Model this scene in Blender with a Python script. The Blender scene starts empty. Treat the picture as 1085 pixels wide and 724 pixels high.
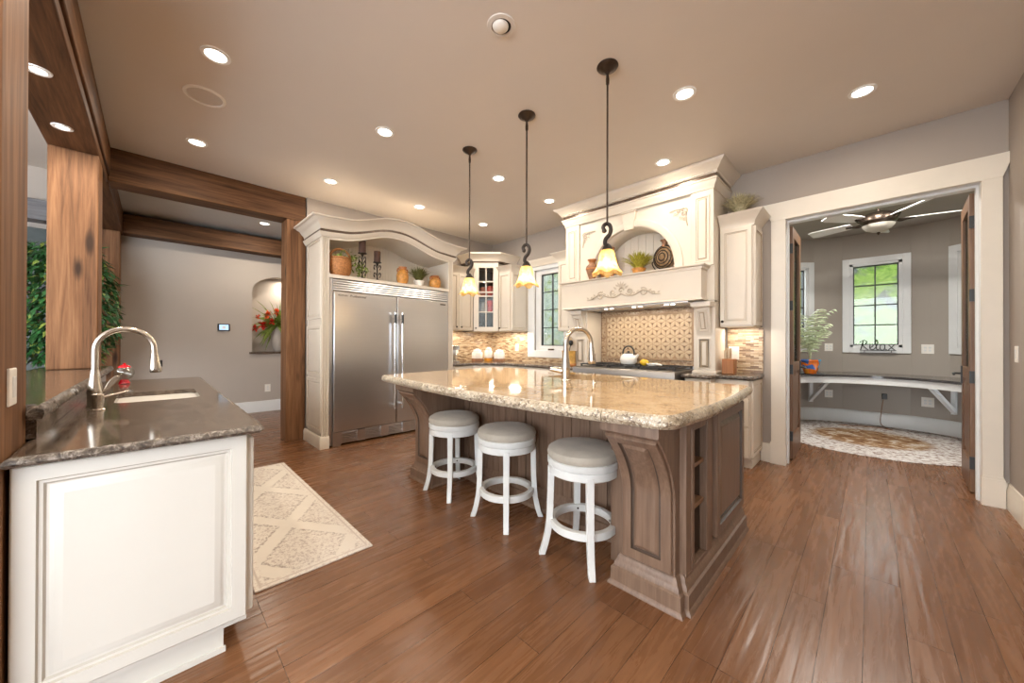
import bpy, math, random
from mathutils import Vector, Matrix
random.seed(7)
sc = bpy.context.scene
COL = sc.collection
PI = math.pi

# ---------------------------------------------------------------- camera, world, sun, exposure
def setup_camera():
    yaw, t, r, f = 0.785674924, 0.00382825, 0.00284807, 379.585935
    F = Vector((-math.sin(yaw)*math.cos(t), math.cos(yaw)*math.cos(t), math.sin(t)))
    R0 = Vector((math.cos(yaw), math.sin(yaw), 0)); U0 = R0.cross(F)
    R = R0*math.cos(r)+U0*math.sin(r); U = -R0*math.sin(r)+U0*math.cos(r)
    cam = bpy.data.cameras.new('camera'); o = bpy.data.objects.new('camera', cam); COL.objects.link(o)
    cam.sensor_fit = 'HORIZONTAL'; cam.sensor_width = 36; cam.lens = f/1085*36
    cam.clip_start = 0.02; cam.clip_end = 200
    m = Matrix(((R.x, U.x, -F.x, 0), (R.y, U.y, -F.y, 0), (R.z, U.z, -F.z, 1.22), (0, 0, 0, 1)))
    o.matrix_world = m
    sc.camera = o
setup_camera()

WORLD_STRENGTH = 5.2
w = bpy.data.worlds.new('daylight'); sc.world = w; w.use_nodes = True
bg = w.node_tree.nodes['Background']; bg.inputs[0].default_value = (0.90, 0.95, 1.0, 1); bg.inputs[1].default_value = WORLD_STRENGTH
sun = bpy.data.lights.new('sun', 'SUN'); sun.energy = 2.5; sun.angle = 0.02; sun.color = (1, .96, .88)
so = bpy.data.objects.new('sun', sun); COL.objects.link(so)
so.rotation_euler = Vector((0.25, 0.5, -1.0)).to_track_quat('-Z', 'Y').to_euler()
sc.view_settings.view_transform = 'Standard'
try: sc.view_settings.look = 'None'
except Exception: pass
sc.view_settings.gamma = 1.0; sc.view_settings.use_curve_mapping = False
sc.view_settings.exposure = 0.62
sc.cycles.use_denoising = True
sc.cycles.max_bounces = 8; sc.cycles.diffuse_bounces = 5; sc.cycles.glossy_bounces = 4
sc.cycles.transmission_bounces = 6; sc.cycles.transparent_max_bounces = 12
sc.cycles.sample_clamp_indirect = 6.0
sc.cycles.caustics_reflective = False; sc.cycles.caustics_refractive = False
WARM = (1.0, 0.86, 0.70)
CAN_WATTS = 6.0
SOFFIT_WATTS = 6.0
PENDANT_WATTS = 2.5
CABINET_WATTS = 3.0

def lamp(name, kind, loc, watts, color=WARM, size=.05, direction=(0, 0, -1), spread=None, spot=None, size_y=None):
    l = bpy.data.lights.new(name, kind); l.energy = watts; l.color = color
    if kind == 'AREA':
        l.shape = 'RECTANGLE' if size_y else 'DISK'; l.size = size
        if size_y: l.size_y = size_y
        if spread: l.spread = spread
    else:
        l.shadow_soft_size = size
        if kind == 'SPOT': l.spot_size = spot or 2.6; l.spot_blend = 1.0
    o = bpy.data.objects.new(name, l); COL.objects.link(o); o.location = loc
    o.rotation_euler = Vector(direction).to_track_quat('-Z', 'Y').to_euler()
    return o

# ---------------------------------------------------------------- materials
class NT:
    def __init__(self, name):
        self.m = bpy.data.materials.new(name); self.m.use_nodes = True
        self.t = self.m.node_tree; self.b = self.t.nodes['Principled BSDF']
    def n(self, typ, **kw):
        x = self.t.nodes.new(typ)
        for k, v in kw.items():
            if k in x.inputs: x.inputs[k].default_value = v
            else: setattr(x, k, v)
        return x
    def l(self, a, b): self.t.links.new(a, b)
    def coord(self, scale=(1, 1, 1), rot=(0, 0, 0), kind='Object'):
        c = self.n('ShaderNodeTexCoord'); mp = self.n('ShaderNodeMapping')
        mp.inputs['Scale'].default_value = scale; mp.inputs['Rotation'].default_value = rot
        self.l(c.outputs[kind], mp.inputs[0]); return mp.outputs[0]
    def noise(self, vec, scale=5, detail=4, rough=.55, dist=0):
        x = self.n('ShaderNodeTexNoise'); x.inputs['Scale'].default_value = scale; x.inputs['Detail'].default_value = detail
        x.inputs['Roughness'].default_value = rough; x.inputs['Distortion'].default_value = dist
        if vec: self.l(vec, x.inputs['Vector'])
        return x.outputs[0]
    def voro(self, vec, scale=5, out='Color', feature='F1'):
        x = self.n('ShaderNodeTexVoronoi'); x.feature = feature; x.inputs['Scale'].default_value = scale
        if vec: self.l(vec, x.inputs['Vector'])
        return x.outputs[out]
    def ramp(self, fac, stops, interp='LINEAR'):
        r = self.n('ShaderNodeValToRGB'); e = r.color_ramp; e.interpolation = interp
        while len(e.elements) < len(stops): e.elements.new(0.5)
        for el, (p, c) in zip(e.elements, stops):
            el.position = p; el.color = (*c, 1) if len(c) == 3 else c
        self.l(fac, r.inputs[0]); return r.outputs[0]
    def mix(self, fac, a, b, mode='MIX'):
        x = self.n('ShaderNodeMix'); x.data_type = 'RGBA'; x.blend_type = mode
        for v, i in ((fac, 0), (a, 6), (b, 7)):
            if hasattr(v, 'links') or isinstance(v, bpy.types.NodeSocket): self.l(v, x.inputs[i])
            else: x.inputs[i].default_value = v if i == 0 else (*v, 1)
        return x.outputs[2]
    def math(self, op, a, b=0.0):
        x = self.n('ShaderNodeMath'); x.operation = op
        for v, i in ((a, 0), (b, 1)):
            if isinstance(v, bpy.types.NodeSocket): self.l(v, x.inputs[i])
            else: x.inputs[i].default_value = v
        return x.outputs[0]
    def base(self, c):
        if isinstance(c, bpy.types.NodeSocket): self.l(c, self.b.inputs['Base Color'])
        else: self.b.inputs['Base Color'].default_value = (*c, 1)
    def set(self, rough=None, metal=None, spec=None, coat=None):
        if rough is not None:
            if isinstance(rough, bpy.types.NodeSocket): self.l(rough, self.b.inputs['Roughness'])
            else: self.b.inputs['Roughness'].default_value = rough
        if metal is not None: self.b.inputs['Metallic'].default_value = metal
        if spec is not None: self.b.inputs['Specular IOR Level'].default_value = spec
        if coat is not None: self.b.inputs['Coat Weight'].default_value = coat; self.b.inputs['Coat Roughness'].default_value = .08
    def bump(self, h, strength=.3, dist=.01):
        x = self.n('ShaderNodeBump'); x.inputs['Strength'].default_value = strength; x.inputs['Distance'].default_value = dist
        self.l(h, x.inputs['Height']); self.l(x.outputs[0], self.b.inputs['Normal'])

def flat(name, c, rough=.5, metal=0, var=.06, scale=8, spec=None, bump=0, coat=None):
    t = NT(name); v = t.coord()
    nz = t.noise(v, scale, 4)
    lo = tuple(x*(1-var) for x in c); hi = tuple(min(1, x*(1+var)) for x in c)
    t.base(t.ramp(nz, [(.3, lo), (.7, hi)])); t.set(rough, metal, spec, coat)
    if bump: t.bump(t.noise(v, scale*12, 3), bump, .002)
    return t.m

def wood(name, c1, c2, c3, axis='z', along=1.6, across=26, rough=.45, knots=False, bump=.15, contrast=(.3, .5, .72), coat=None):
    t = NT(name)
    s = {'x': (along, across, across), 'y': (across, along, across), 'z': (across, across, along)}[axis]
    v = t.coord(s)
    a = t.noise(v, 1.0, 7, .62, .6)
    s2 = tuple(q*3.2 for q in s)
    b = t.noise(t.coord(s2), 1.0, 5, .6)
    c = t.ramp(a, [(contrast[0], c1), (contrast[1], c2), (contrast[2], c3)])
    c = t.mix(.35, c, t.ramp(b, [(.3, tuple(q*.6 for q in c1)), (.7, c3)]), 'MIX')
    big = t.noise(t.coord((1.3, 1.3, 1.3)), 1.0, 2)
    c = t.mix(.4, c, t.mix(big, tuple(q*.75 for q in c2), tuple(min(1, q*1.25) for q in c2)), 'OVERLAY') if knots else c
    if knots:
        ks = {'x': (1.1, 4, 4), 'y': (4, 1.1, 4), 'z': (4, 4, 1.1)}[axis]
        k = t.voro(t.coord(ks), 1.0, 'Distance')
        km = t.ramp(t.math('ADD', k, t.math('MULTIPLY', t.math('SUBTRACT', a, .5), .12)), [(.05, (1, 1, 1)), (.13, (0, 0, 0))])
        c = t.mix(km, c, tuple(q*.35 for q in c1))
    t.base(c); t.set(rough, 0, .25 if knots else None, coat)
    if bump: t.bump(a, bump, .004)
    return t.m

M = {}
M['ceiling'] = flat('ceiling_paint', (.69, .635, .575), .55, var=.02, scale=1.5)
M['wall'] = flat('wall_paint', (.36, .315, .275), .65, var=.025, scale=2, bump=.05)
M['wall_nook'] = flat('nook_paint', (.46, .41, .36), .65, var=.02, scale=2)
M['wall_office'] = flat('office_paint', (.37, .33, .285), .65, var=.02, scale=2)
M['trim'] = flat('trim_paint', (.75, .70, .61), .38, var=.02)
M['trim_white'] = flat('white_trim_paint', (.74, .755, .75), .35, var=.02)
M['cream'] = flat('cream_glazed_paint', (.69, .625, .53), .36, var=.03, scale=3)
M['cream_cool'] = flat('cream_paint', (.70, .69, .64), .36, var=.02, scale=3)
M['glaze'] = flat('brown_glaze', (.40, .325, .235), .5, var=.1)
M['glaze_cool'] = flat('pale_glaze', (.50, .475, .42), .5, var=.05)
M['white'] = flat('white_paint', (.86, .86, .84), .3, var=.02)
M['stool_white'] = flat('stool_white_paint', (.70, .72, .71), .35, var=.05, scale=14)
M['plate'] = flat('switch_plate_plastic', (.86, .83, .77), .35, var=.01)
M['black'] = flat('black_metal', (.02, .02, .02), .4, var=.2)
M['iron'] = flat('wrought_iron', (.035, .027, .022), .45, .6, var=.3)
M['bronze'] = flat('oiled_bronze', (.075, .055, .042), .33, .85, var=.25, scale=20)
M['nickel'] = flat('brushed_nickel', (.66, .61, .54), .24, 1, var=.03)
M['chrome'] = flat('chrome', (.75, .75, .76), .12, 1, var=.02)
M['dark_gap'] = flat('dark_recess', (.02, .017, .015), .8)
M['terracotta'] = flat('terracotta', (.42, .17, .06), .6, var=.3, scale=30, bump=.3)
M['jar_orange'] = flat('orange_glazed_clay', (.55, .25, .055), .45, var=.35, scale=28)
M['urn'] = flat('brown_clay_urn', (.27, .135, .07), .55, var=.35, scale=35)
M['leaf'] = flat('green_leaf', (.07, .17, .035), .5, var=.45, scale=40)
M['fern'] = flat('yellow_green_fern', (.40, .38, .05), .5, var=.45, scale=40)
M['speaker_cloth'] = flat('speaker_grille_paint', (.60, .55, .495), .7, var=.05, scale=200)
M['leaf_olive'] = flat('olive_grass', (.15, .155, .045), .5, var=.5, scale=40)
M['leaf_light'] = flat('light_green_leaf', (.20, .27, .05), .5, var=.4, scale=40)
M['leaf_pale'] = flat('pale_palm_leaf', (.55, .63, .42), .5, var=.3, scale=30)
M['leaf_dry'] = flat('dry_grass', (.50, .45, .27), .6, var=.4, scale=40)
M['leaf_ivy'] = flat('ivy_leaf', (.028, .115, .03), .45, var=.6, scale=30)
M['bark'] = wood('bark', (.05, .03, .02), (.10, .065, .04), (.15, .10, .07))
M['flower_red'] = flat('red_petal', (.60, .035, .02), .5, var=.3, scale=40)
M['flower_orange'] = flat('orange_petal', (.75, .13, .02), .5, var=.3, scale=40)
M['candle'] = flat('brown_wax', (.065, .030, .019), .8, var=.2)
M['wax_white'] = flat('white_ceramic', (.85, .84, .80), .2, var=.02)
M['amber'] = flat('amber_filling', (.70, .30, .03), .3, var=.2)
M['yellow'] = flat('lemon_skin', (.80, .50, .03), .4, var=.1)
M['block_wood'] = wood('orange_block_wood', (.32, .11, .03), (.42, .16, .045), (.50, .22, .07), 'z')
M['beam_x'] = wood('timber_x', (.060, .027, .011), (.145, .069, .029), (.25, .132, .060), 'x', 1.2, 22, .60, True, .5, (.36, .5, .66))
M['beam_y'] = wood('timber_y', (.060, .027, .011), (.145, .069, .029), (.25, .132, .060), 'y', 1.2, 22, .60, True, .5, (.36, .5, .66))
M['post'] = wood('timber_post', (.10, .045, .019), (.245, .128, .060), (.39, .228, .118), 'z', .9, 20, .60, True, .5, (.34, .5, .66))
M['island'] = wood('island_stain', (.130, .078, .050), (.188, .116, .076), (.255, .168, .117), 'z', 1.5, 30, .40, bump=.05)
M['niche_shade_wood'] = wood('shaded_niche_wood', (.035, .018, .010), (.055, .03, .016), (.08, .045, .026), 'z', 1.5, 30, .45, bump=.05)  # shade inside the island shelf niche put into the lining colour
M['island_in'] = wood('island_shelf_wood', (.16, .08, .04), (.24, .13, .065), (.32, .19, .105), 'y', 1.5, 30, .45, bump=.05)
M['door_wood'] = wood('door_wood', (.11, .05, .022), (.19, .095, .045), (.26, .14, .075), 'z', 1.4, 30, .4)
M['carving'] = flat('carved_cream', (.50, .425, .33), .45, var=.05)
M['strip'] = flat('dark_strip', (.13, .09, .065), .3, .3, var=.3, scale=30)  # dark brown, slightly metallic strip set under the crowns
M['ceiling_nook'] = flat('nook_ceiling_daylit', (.62, .63, .62), .6, var=.02)  # same ceiling as the kitchen; bluish daylight put into its colour
M['mantel_grey'] = wood('grey_wood', (.09, .09, .10), (.15, .15, .16), (.22, .22, .23), 'y')
M['basket'] = flat('wicker', (.36, .15, .045), .65, var=.4, scale=60, bump=.6)

def floor_mat():
    t = NT('hand_scraped_planks')
    c = t.n('ShaderNodeTexCoord'); sx = t.n('ShaderNodeSeparateXYZ'); t.l(c.outputs['Object'], sx.inputs[0])
    cb = t.n('ShaderNodeCombineXYZ'); t.l(sx.outputs[1], cb.inputs[0]); t.l(sx.outputs[0], cb.inputs[1])
    br = t.n('ShaderNodeTexBrick'); t.l(cb.outputs[0], br.inputs['Vector'])
    br.offset = .37; br.offset_frequency = 3; br.squash = 1
    br.inputs['Scale'].default_value = 1; br.inputs['Mortar Size'].default_value = .0010; br.inputs['Mortar Smooth'].default_value = .2
    br.inputs['Brick Width'].default_value = 1.15; br.inputs['Row Height'].default_value = .128; br.inputs['Bias'].default_value = 0
    br.inputs['Color1'].default_value = (0, 0, 0, 1); br.inputs['Color2'].default_value = (1, 1, 1, 1); br.inputs['Mortar'].default_value = (.5, .5, .5, 1)
    # per-plank offset of the grain
    ad = t.n('ShaderNodeVectorMath'); ad.operation = 'ADD'
    mulv = t.n('ShaderNodeVectorMath'); mulv.operation = 'MULTIPLY'; mulv.inputs[1].default_value = (13, 7, 5)
    t.l(br.outputs['Color'], mulv.inputs[0]); t.l(c.outputs['Object'], ad.inputs[0]); t.l(mulv.outputs[0], ad.inputs[1])
    mp = t.n('ShaderNodeMapping'); mp.inputs['Scale'].default_value = (24, 1.7, 1); t.l(ad.outputs[0], mp.inputs[0])
    g = t.noise(mp.outputs[0], 1.0, 8, .66, .8)
    col = t.ramp(g, [(.12, (.125, .055, .025)), (.5, (.200, .093, .042)), (.85, (.275, .138, .068))])
    tint = t.ramp(br.outputs['Color'], [(0, (.88, .85, .83)), (.5, (1, 1, 1)), (1, (1.10, 1.08, 1.06))])
    col = t.mix(1.0, col, tint, 'MULTIPLY')
    mp2 = t.n('ShaderNodeMapping'); mp2.inputs['Scale'].default_value = (90, 5, 1); t.l(ad.outputs[0], mp2.inputs[0])
    g2 = t.noise(mp2.outputs[0], 1.0, 4, .6)
    col = t.mix(.30, col, t.ramp(g2, [(.30, (.45, .40, .36)), (.65, (1, 1, 1))]), 'MULTIPLY')
    col = t.mix(br.outputs['Fac'], col, (.02, .011, .007))
    t.base(col)
    t.set(t.ramp(g, [(.3, (.22, .22, .22)), (.7, (.32, .32, .32))]), None, .36)
    mp3 = t.n('ShaderNodeMapping'); mp3.inputs['Scale'].default_value = (34, 2.2, 1); t.l(ad.outputs[0], mp3.inputs[0])
    h = t.noise(mp3.outputs[0], 1.0, 1, .4, .3)
    hh = t.math('SUBTRACT', h, t.math('MULTIPLY', br.outputs['Fac'], .6))
    t.bump(hh, .50, .006)
    return t.m
M['floor'] = floor_mat()

def granite_gold():
    t = NT('gold_granite'); v = t.coord()
    a = t.noise(v, 7, 6, .65, .5)
    c = t.ramp(a, [(.25, (.28, .18, .09)), (.45, (.48, .33, .18)), (.6, (.58, .43, .255)), (.8, (.42, .33, .23))])
    sp = t.noise(v, 70, 4, .7)
    c = t.mix(t.ramp(sp, [(.56, (0, 0, 0)), (.66, (1, 1, 1))]), c, (.22, .15, .085))
    sp2 = t.noise(t.coord((1.1, 1.1, 1.1)), 110, 3, .7)
    c = t.mix(t.ramp(sp2, [(.60, (0, 0, 0)), (.68, (1, 1, 1))]), c, (.80, .74, .62))
    sp3 = t.noise(t.coord((.9, .9, .9)), 38, 5, .75)
    c = t.mix(t.ramp(sp3, [(.63, (0, 0, 0)), (.69, (1, 1, 1))]), c, (.05, .04, .035))
    t.base(c); t.set(.07, 0, .6); return t.m
M['granite_gold'] = granite_gold()
def granite_gold_edge():
    t = NT('chiselled_gold_granite'); v = t.coord()
    a = t.noise(v, 9, 6, .7, .6)
    c = t.ramp(a, [(.28, (.15, .12, .085)), (.42, (.36, .29, .20)), (.55, (.54, .46, .34)), (.75, (.30, .27, .23))])
    sp = t.noise(v, 55, 4, .7)
    c = t.mix(t.ramp(sp, [(.52, (0, 0, 0)), (.62, (1, 1, 1))]), c, (.13, .09, .06))
    sp2 = t.noise(t.coord((1.1, 1.1, 1.1)), 95, 3, .7)
    c = t.mix(t.ramp(sp2, [(.56, (0, 0, 0)), (.64, (1, 1, 1))]), c, (.84, .80, .70))
    t.base(c); t.set(.28, 0, .6); t.bump(sp, .5, .006); return t.m
M['granite_gold_edge'] = granite_gold_edge()
def granite_dark():
    t = NT('dark_brown_granite')
    v = t.coord((1, 1, 1), (0, 0, .35))
    a = t.noise(t.coord((9, 26, 20), (0, 0, .3)), 1.0, 6, .7, 1.0)
    c = t.ramp(a, [(.3, (.028, .019, .013)), (.5, (.105, .075, .055)), (.72, (.20, .16, .125))])
    sp = t.noise(v, 80, 4, .7)
    c = t.mix(t.ramp(sp, [(.55, (0, 0, 0)), (.65, (1, 1, 1))]), c, (.20, .17, .145))
    t.base(c); t.set(.11, 0, .6); return t.m
M['granite_dark'] = granite_dark()
def granite_dark_edge():
    t = NT('chiselled_dark_granite')
    v = t.coord()
    a = t.noise(v, 45, 5, .7, .6)
    c = t.ramp(a, [(.35, (.03, .022, .017)), (.5, (.10, .078, .06)), (.65, (.30, .26, .22))])
    t.base(c); t.set(.25, 0, .6); t.bump(a, .5, .006); return t.m
M['granite_dark_edge'] = granite_dark_edge()
def steel():
    t = NT('brushed_steel'); nz = t.noise(t.coord((2, 2, 500)), 1.0, 2)
    t.base(t.ramp(nz, [(.3, (.64, .65, .67)), (.7, (.68, .69, .71))])); t.set(t.ramp(nz, [(.3, (.30, .30, .30)), (.7, (.33, .33, .33))]), 1)
    return t.m
M['steel'] = steel()
def mosaic(name, stops, su=22, sv=85):
    t = NT(name)
    c = t.n('ShaderNodeTexCoord'); s = t.n('ShaderNodeSeparateXYZ'); t.l(c.outputs['Object'], s.inputs[0])
    u = t.math('ADD', s.outputs[0], s.outputs[1])
    cb = t.n('ShaderNodeCombineXYZ'); t.l(u, cb.inputs[0]); t.l(s.outputs[2], cb.inputs[1])
    br = t.n('ShaderNodeTexBrick'); t.l(cb.outputs[0], br.inputs[0]); br.offset = .41; br.offset_frequency = 2
    br.inputs['Scale'].default_value = 1; br.inputs['Brick Width'].default_value = 1.6/su; br.inputs['Row Height'].default_value = 1.3/sv
    br.inputs['Mortar Size'].default_value = .0012; br.inputs['Color1'].default_value = (0, 0, 0, 1); br.inputs['Color2'].default_value = (1, 1, 1, 1)
    br.inputs['Mortar'].default_value = (.3, .3, .3, 1)
    wn = t.noise(t.n('ShaderNodeMapping').outputs[0], 1, 1)
    col = t.ramp(br.outputs['Color'], stops)
    nz = t.noise(t.coord(), 30, 3)
    col = t.mix(.35, col, t.ramp(nz, [(.35, (.55, .45, .35)), (.65, (1, 1, 1))]), 'MULTIPLY')
    col = t.mix(br.outputs['Fac'], col, (.30, .22, .15))
    t.base(col); t.set(.25, 0, .5)
    t.bump(t.math('SUBTRACT', 1.0, br.outputs['Fac']), .4, .003)
    return t.m
M['mosaic'] = mosaic('stone_mosaic', [(0, (.16, .095, .055)), (.25, (.36, .24, .14)), (.5, (.56, .42, .26)), (.75, (.66, .54, .37)), (1, (.42, .31, .20))])
M['mosaic_small'] = mosaic('pebble_mosaic', [(0, (.28, .17, .10)), (.3, (.42, .28, .17)), (.6, (.52, .37, .23)), (1, (.60, .46, .31))], 70, 80)
M['petal_base'] = flat('tan_tile', (.34, .225, .13), .4, var=.15, scale=60)
M['petal'] = flat('cream_tile', (.52, .40, .26), .3, var=.1, scale=40)
M['petal_dark'] = flat('brown_tile', (.12, .075, .045), .35, var=.2, scale=60)
def fabric(name, c):
    t = NT(name); v = t.coord()
    a = t.noise(v, 9, 4); f = t.noise(v, 400, 2)
    t.base(t.ramp(a, [(.3, tuple(q*.86 for q in c)), (.7, tuple(min(1, q*1.12) for q in c))])); t.set(.85, 0, .2)
    t.b.inputs['Sheen Weight'].default_value = .2
    t.bump(f, .2, .001); return t.m
M['suede'] = fabric('grey_suede', (.42, .385, .325))
def rug_mat():
    t = NT('distressed_rug')
    v = t.coord()
    wv = t.n('ShaderNodeTexWave'); wv.wave_type = 'BANDS'; wv.bands_direction = 'DIAGONAL'
    a = t.noise(v, 5, 5, .65, .8); b = t.noise(v, 60, 4, .75)
    # diamond lattice
    s = t.n('ShaderNodeSeparateXYZ'); t.l(v, s.inputs[0])
    p = t.math('ADD', t.math('MULTIPLY', s.outputs[0], 1.25), t.math('MULTIPLY', s.outputs[1], 1.8))
    q = t.math('SUBTRACT', t.math('MULTIPLY', s.outputs[0], 1.25), t.math('MULTIPLY', s.outputs[1], 1.8))
    fp = t.math('ABSOLUTE', t.math('SUBTRACT', t.math('FRACT', p), .5)); fq = t.math('ABSOLUTE', t.math('SUBTRACT', t.math('FRACT', q), .5))
    mn = t.math('MINIMUM', fp, fq)
    mn = t.math('ADD', mn, t.math('MULTIPLY', t.math('SUBTRACT', t.noise(v, 25, 3), .5), .05))
    cream = (.78, .73, .66); taupe = (.60, .53, .48)
    fill = t.ramp(b, [(.34, (.44, .37, .33)), (.43, taupe), (.52, cream)])
    c = t.mix(t.ramp(mn, [(.085, (1, 1, 1)), (.10, (0, 0, 0))]), fill, cream)
    edge = t.ramp(mn, [(.085, (0, 0, 0)), (.10, (1, 1, 1)), (.12, (1, 1, 1)), (.14, (0, 0, 0))])
    c = t.mix(t.math('MULTIPLY', edge, .6), c, t.ramp(b, [(.42, (.28, .23, .20)), (.58, cream)]))
    c = t.mix(.25, c, t.ramp(a, [(.3, (.7, .66, .62)), (.7, (1, 1, 1))]), 'MULTIPLY')
    ex = t.math('SUBTRACT', 1.0375, t.math('ABSOLUTE', s.outputs[0])); ey = t.math('SUBTRACT', .291, t.math('ABSOLUTE', s.outputs[1]))
    em = t.math('MINIMUM', ex, ey)
    bo = t.ramp(em, [(0, cream), (.022, cream), (.025, (.50, .43, .38)), (.030, (.50, .43, .38)), (.033, cream), (.06, cream)])
    c = t.mix(t.ramp(em, [(.050, (1, 1, 1)), (.056, (0, 0, 0))]), c, t.mix(t.ramp(b, [(.40, (1, 1, 1)), (.5, (0, 0, 0))]), bo, (.60, .52, .46)))
    t.base(c); t.set(.95, 0, .1); t.bump(t.noise(v, 300, 2), .4, .002); return t.m
M['rug'] = rug_mat()
def round_rug_mat():
    t = NT('round_rug_pile'); v = t.coord()
    a = t.noise(v, 7, 5, .7, .6)
    c = t.ramp(a, [(.34, (.12, .055, .025)), (.46, (.24, .13, .065)), (.54, (.36, .24, .14)), (.62, (.58, .52, .45)), (.75, (.28, .17, .09))])
    ln = t.n('ShaderNodeVectorMath'); ln.operation = 'LENGTH'; t.l(v, ln.inputs[0])
    ring = t.ramp(ln.outputs['Value'], [(.50, (0, 0, 0)), (.60, (1, 1, 1)), (.98, (1, 1, 1)), (1.0, (1, 1, 1))])
    b = t.noise(v, 22, 5, .7)
    c2 = t.ramp(b, [(.38, (.20, .13, .10)), (.46, (.44, .38, .35)), (.54, (.66, .64, .62)), (.7, (.58, .54, .50))])
    c = t.mix(ring, c, c2)
    c = t.mix(t.ramp(ln.outputs['Value'], [(1.0, (0, 0, 0)), (1.03, (1, 1, 1))]), c, (.66, .63, .58))
    t.base(c); t.set(.95, 0, .1); return t.m
M['round_rug'] = round_rug_mat()
def emit(name, c, s):
    t = NT(name); t.b.inputs['Base Color'].default_value = (*c, 1)
    t.b.inputs['Emission Color'].default_value = (*c, 1); t.b.inputs['Emission Strength'].default_value = s; return t.m
M['lamp_on'] = emit('lamp_lens', (1, .93, .82), 6)
M['bulb'] = emit('bulb', (1, .85, .6), 7)
M['screen'] = emit('screen', (.35, .55, .75), .9)
def shade_glass(name, tint, emi=0, rough=.15):
    t = NT(name)
    tr = t.n('ShaderNodeBsdfTransparent'); tr.inputs[0].default_value = (*tint, 1)
    tl = t.n('ShaderNodeBsdfTranslucent')
    v = t.coord(); a = t.noise(v, 18, 4, .6, 1.5)
    c = t.ramp(a, [(.3, (.66, .40, .13)), (.5, (.88, .72, .42)), (.7, (.95, .88, .70))]); t.l(c, tl.inputs[0])
    gl = t.n('ShaderNodeBsdfGlossy'); gl.inputs['Roughness'].default_value = rough
    m1 = t.n('ShaderNodeMixShader'); m1.inputs[0].default_value = .62; t.l(tr.outputs[0], m1.inputs[1]); t.l(tl.outputs[0], m1.inputs[2])
    m2 = t.n('ShaderNodeMixShader'); m2.inputs[0].default_value = .10; t.l(m1.outputs[0], m2.inputs[1]); t.l(gl.outputs[0], m2.inputs[2])
    t.l(m2.outputs[0], t.t.nodes['Material Output'].inputs[0]); return t.m
M['shade'] = shade_glass('amber_art_glass', (1, .82, .5))
def glass(name, tint=(.95, .97, .96), refl=.09, rough=.02):
    t = NT(name)
    tr = t.n('ShaderNodeBsdfTransparent'); tr.inputs[0].default_value = (*tint, 1)
    gl = t.n('ShaderNodeBsdfGlossy'); gl.inputs['Roughness'].default_value = rough
    m2 = t.n('ShaderNodeMixShader'); m2.inputs[0].default_value = refl; t.l(tr.outputs[0], m2.inputs[1]); t.l(gl.outputs[0], m2.inputs[2])
    t.l(m2.outputs[0], t.t.nodes['Material Output'].inputs[0]); return t.m
M['glass'] = glass('window_glass', refl=.06)
M['glass_jar'] = glass('jar_glass', (.9, .92, .9), .22, .03)
M['glass_tex'] = glass('seeded_glass', (.62, .68, .68), .05, .35)
def frosted(name, c):
    t = NT(name)
    tl = t.n('ShaderNodeBsdfTranslucent'); tl.inputs[0].default_value = (*c, 1)
    df = t.n('ShaderNodeBsdfDiffuse'); df.inputs[0].default_value = (*c, 1)
    m = t.n('ShaderNodeMixShader'); m.inputs[0].default_value = .5; t.l(tl.outputs[0], m.inputs[1]); t.l(df.outputs[0], m.inputs[2])
    t.l(m.outputs[0], t.t.nodes['Material Output'].inputs[0]); return t.m
M['frosted'] = frosted('alabaster_glass', (.85, .82, .74))
def hill_mat():
    t = NT('grassy_bank'); v = t.coord(); t.set(spec=.05)
    a = t.noise(v, 1.6, 6, .7); b = t.noise(v, 14, 5, .75)
    g = t.ramp(b, [(.35, (.016, .040, .005)), (.5, (.045, .076, .010)), (.68, (.085, .110, .030))])
    r = t.ramp(b, [(.35, (.010, .013, .012)), (.5, (.024, .028, .026)), (.68, (.050, .054, .052))])
    t.base(t.mix(t.ramp(a, [(.50, (0, 0, 0)), (.60, (1, 1, 1))]), g, r)); t.set(.9); return t.m
M['hill'] = hill_mat()
def stonewall_mat():
    t = NT('rock_bank'); v = t.coord(); t.set(spec=.05)
    a = t.noise(v, 3, 6, .7); b = t.noise(v, 20, 5, .75)
    r = t.ramp(b, [(.35, (.035, .05, .04)), (.5, (.085, .10, .085)), (.68, (.15, .155, .135))])
    g = t.ramp(b, [(.35, (.02, .04, .012)), (.6, (.075, .085, .03))])
    t.base(t.mix(t.ramp(a, [(.5, (0, 0, 0)), (.62, (1, 1, 1))]), r, g)); t.set(.9); return t.m
M['rocks'] = stonewall_mat()
def talavera():
    t = NT('painted_pot'); v = t.coord(); c = t.voro(v, 14, 'Color')
    s = t.n('ShaderNodeSeparateColor'); t.l(c, s.inputs[0])
    t.base(t.ramp(s.outputs[0], [(0, (.65, .16, .02)), (.3, (.75, .30, .03)), (.5, (.06, .15, .45)), (.75, (.08, .32, .50)), (1, (.65, .10, .03))], 'CONSTANT')); t.set(.25); return t.m
M['talavera'] = talavera()
M['red_glass'] = flat('red_glass', (.55, .01, .02), .12, var=.1, spec=.8)
M['cabinet_inside'] = flat('cabinet_interior', (.20, .165, .125), .6)
M['dish_red'] = flat('red_dish', (.50, .06, .03), .3, var=.25, scale=25)
M['dish_rust'] = flat('rust_dish', (.35, .10, .05), .35, var=.35, scale=25)
M['dish_grey'] = flat('grey_dish', (.25, .21, .17), .35, var=.3, scale=25)

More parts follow.
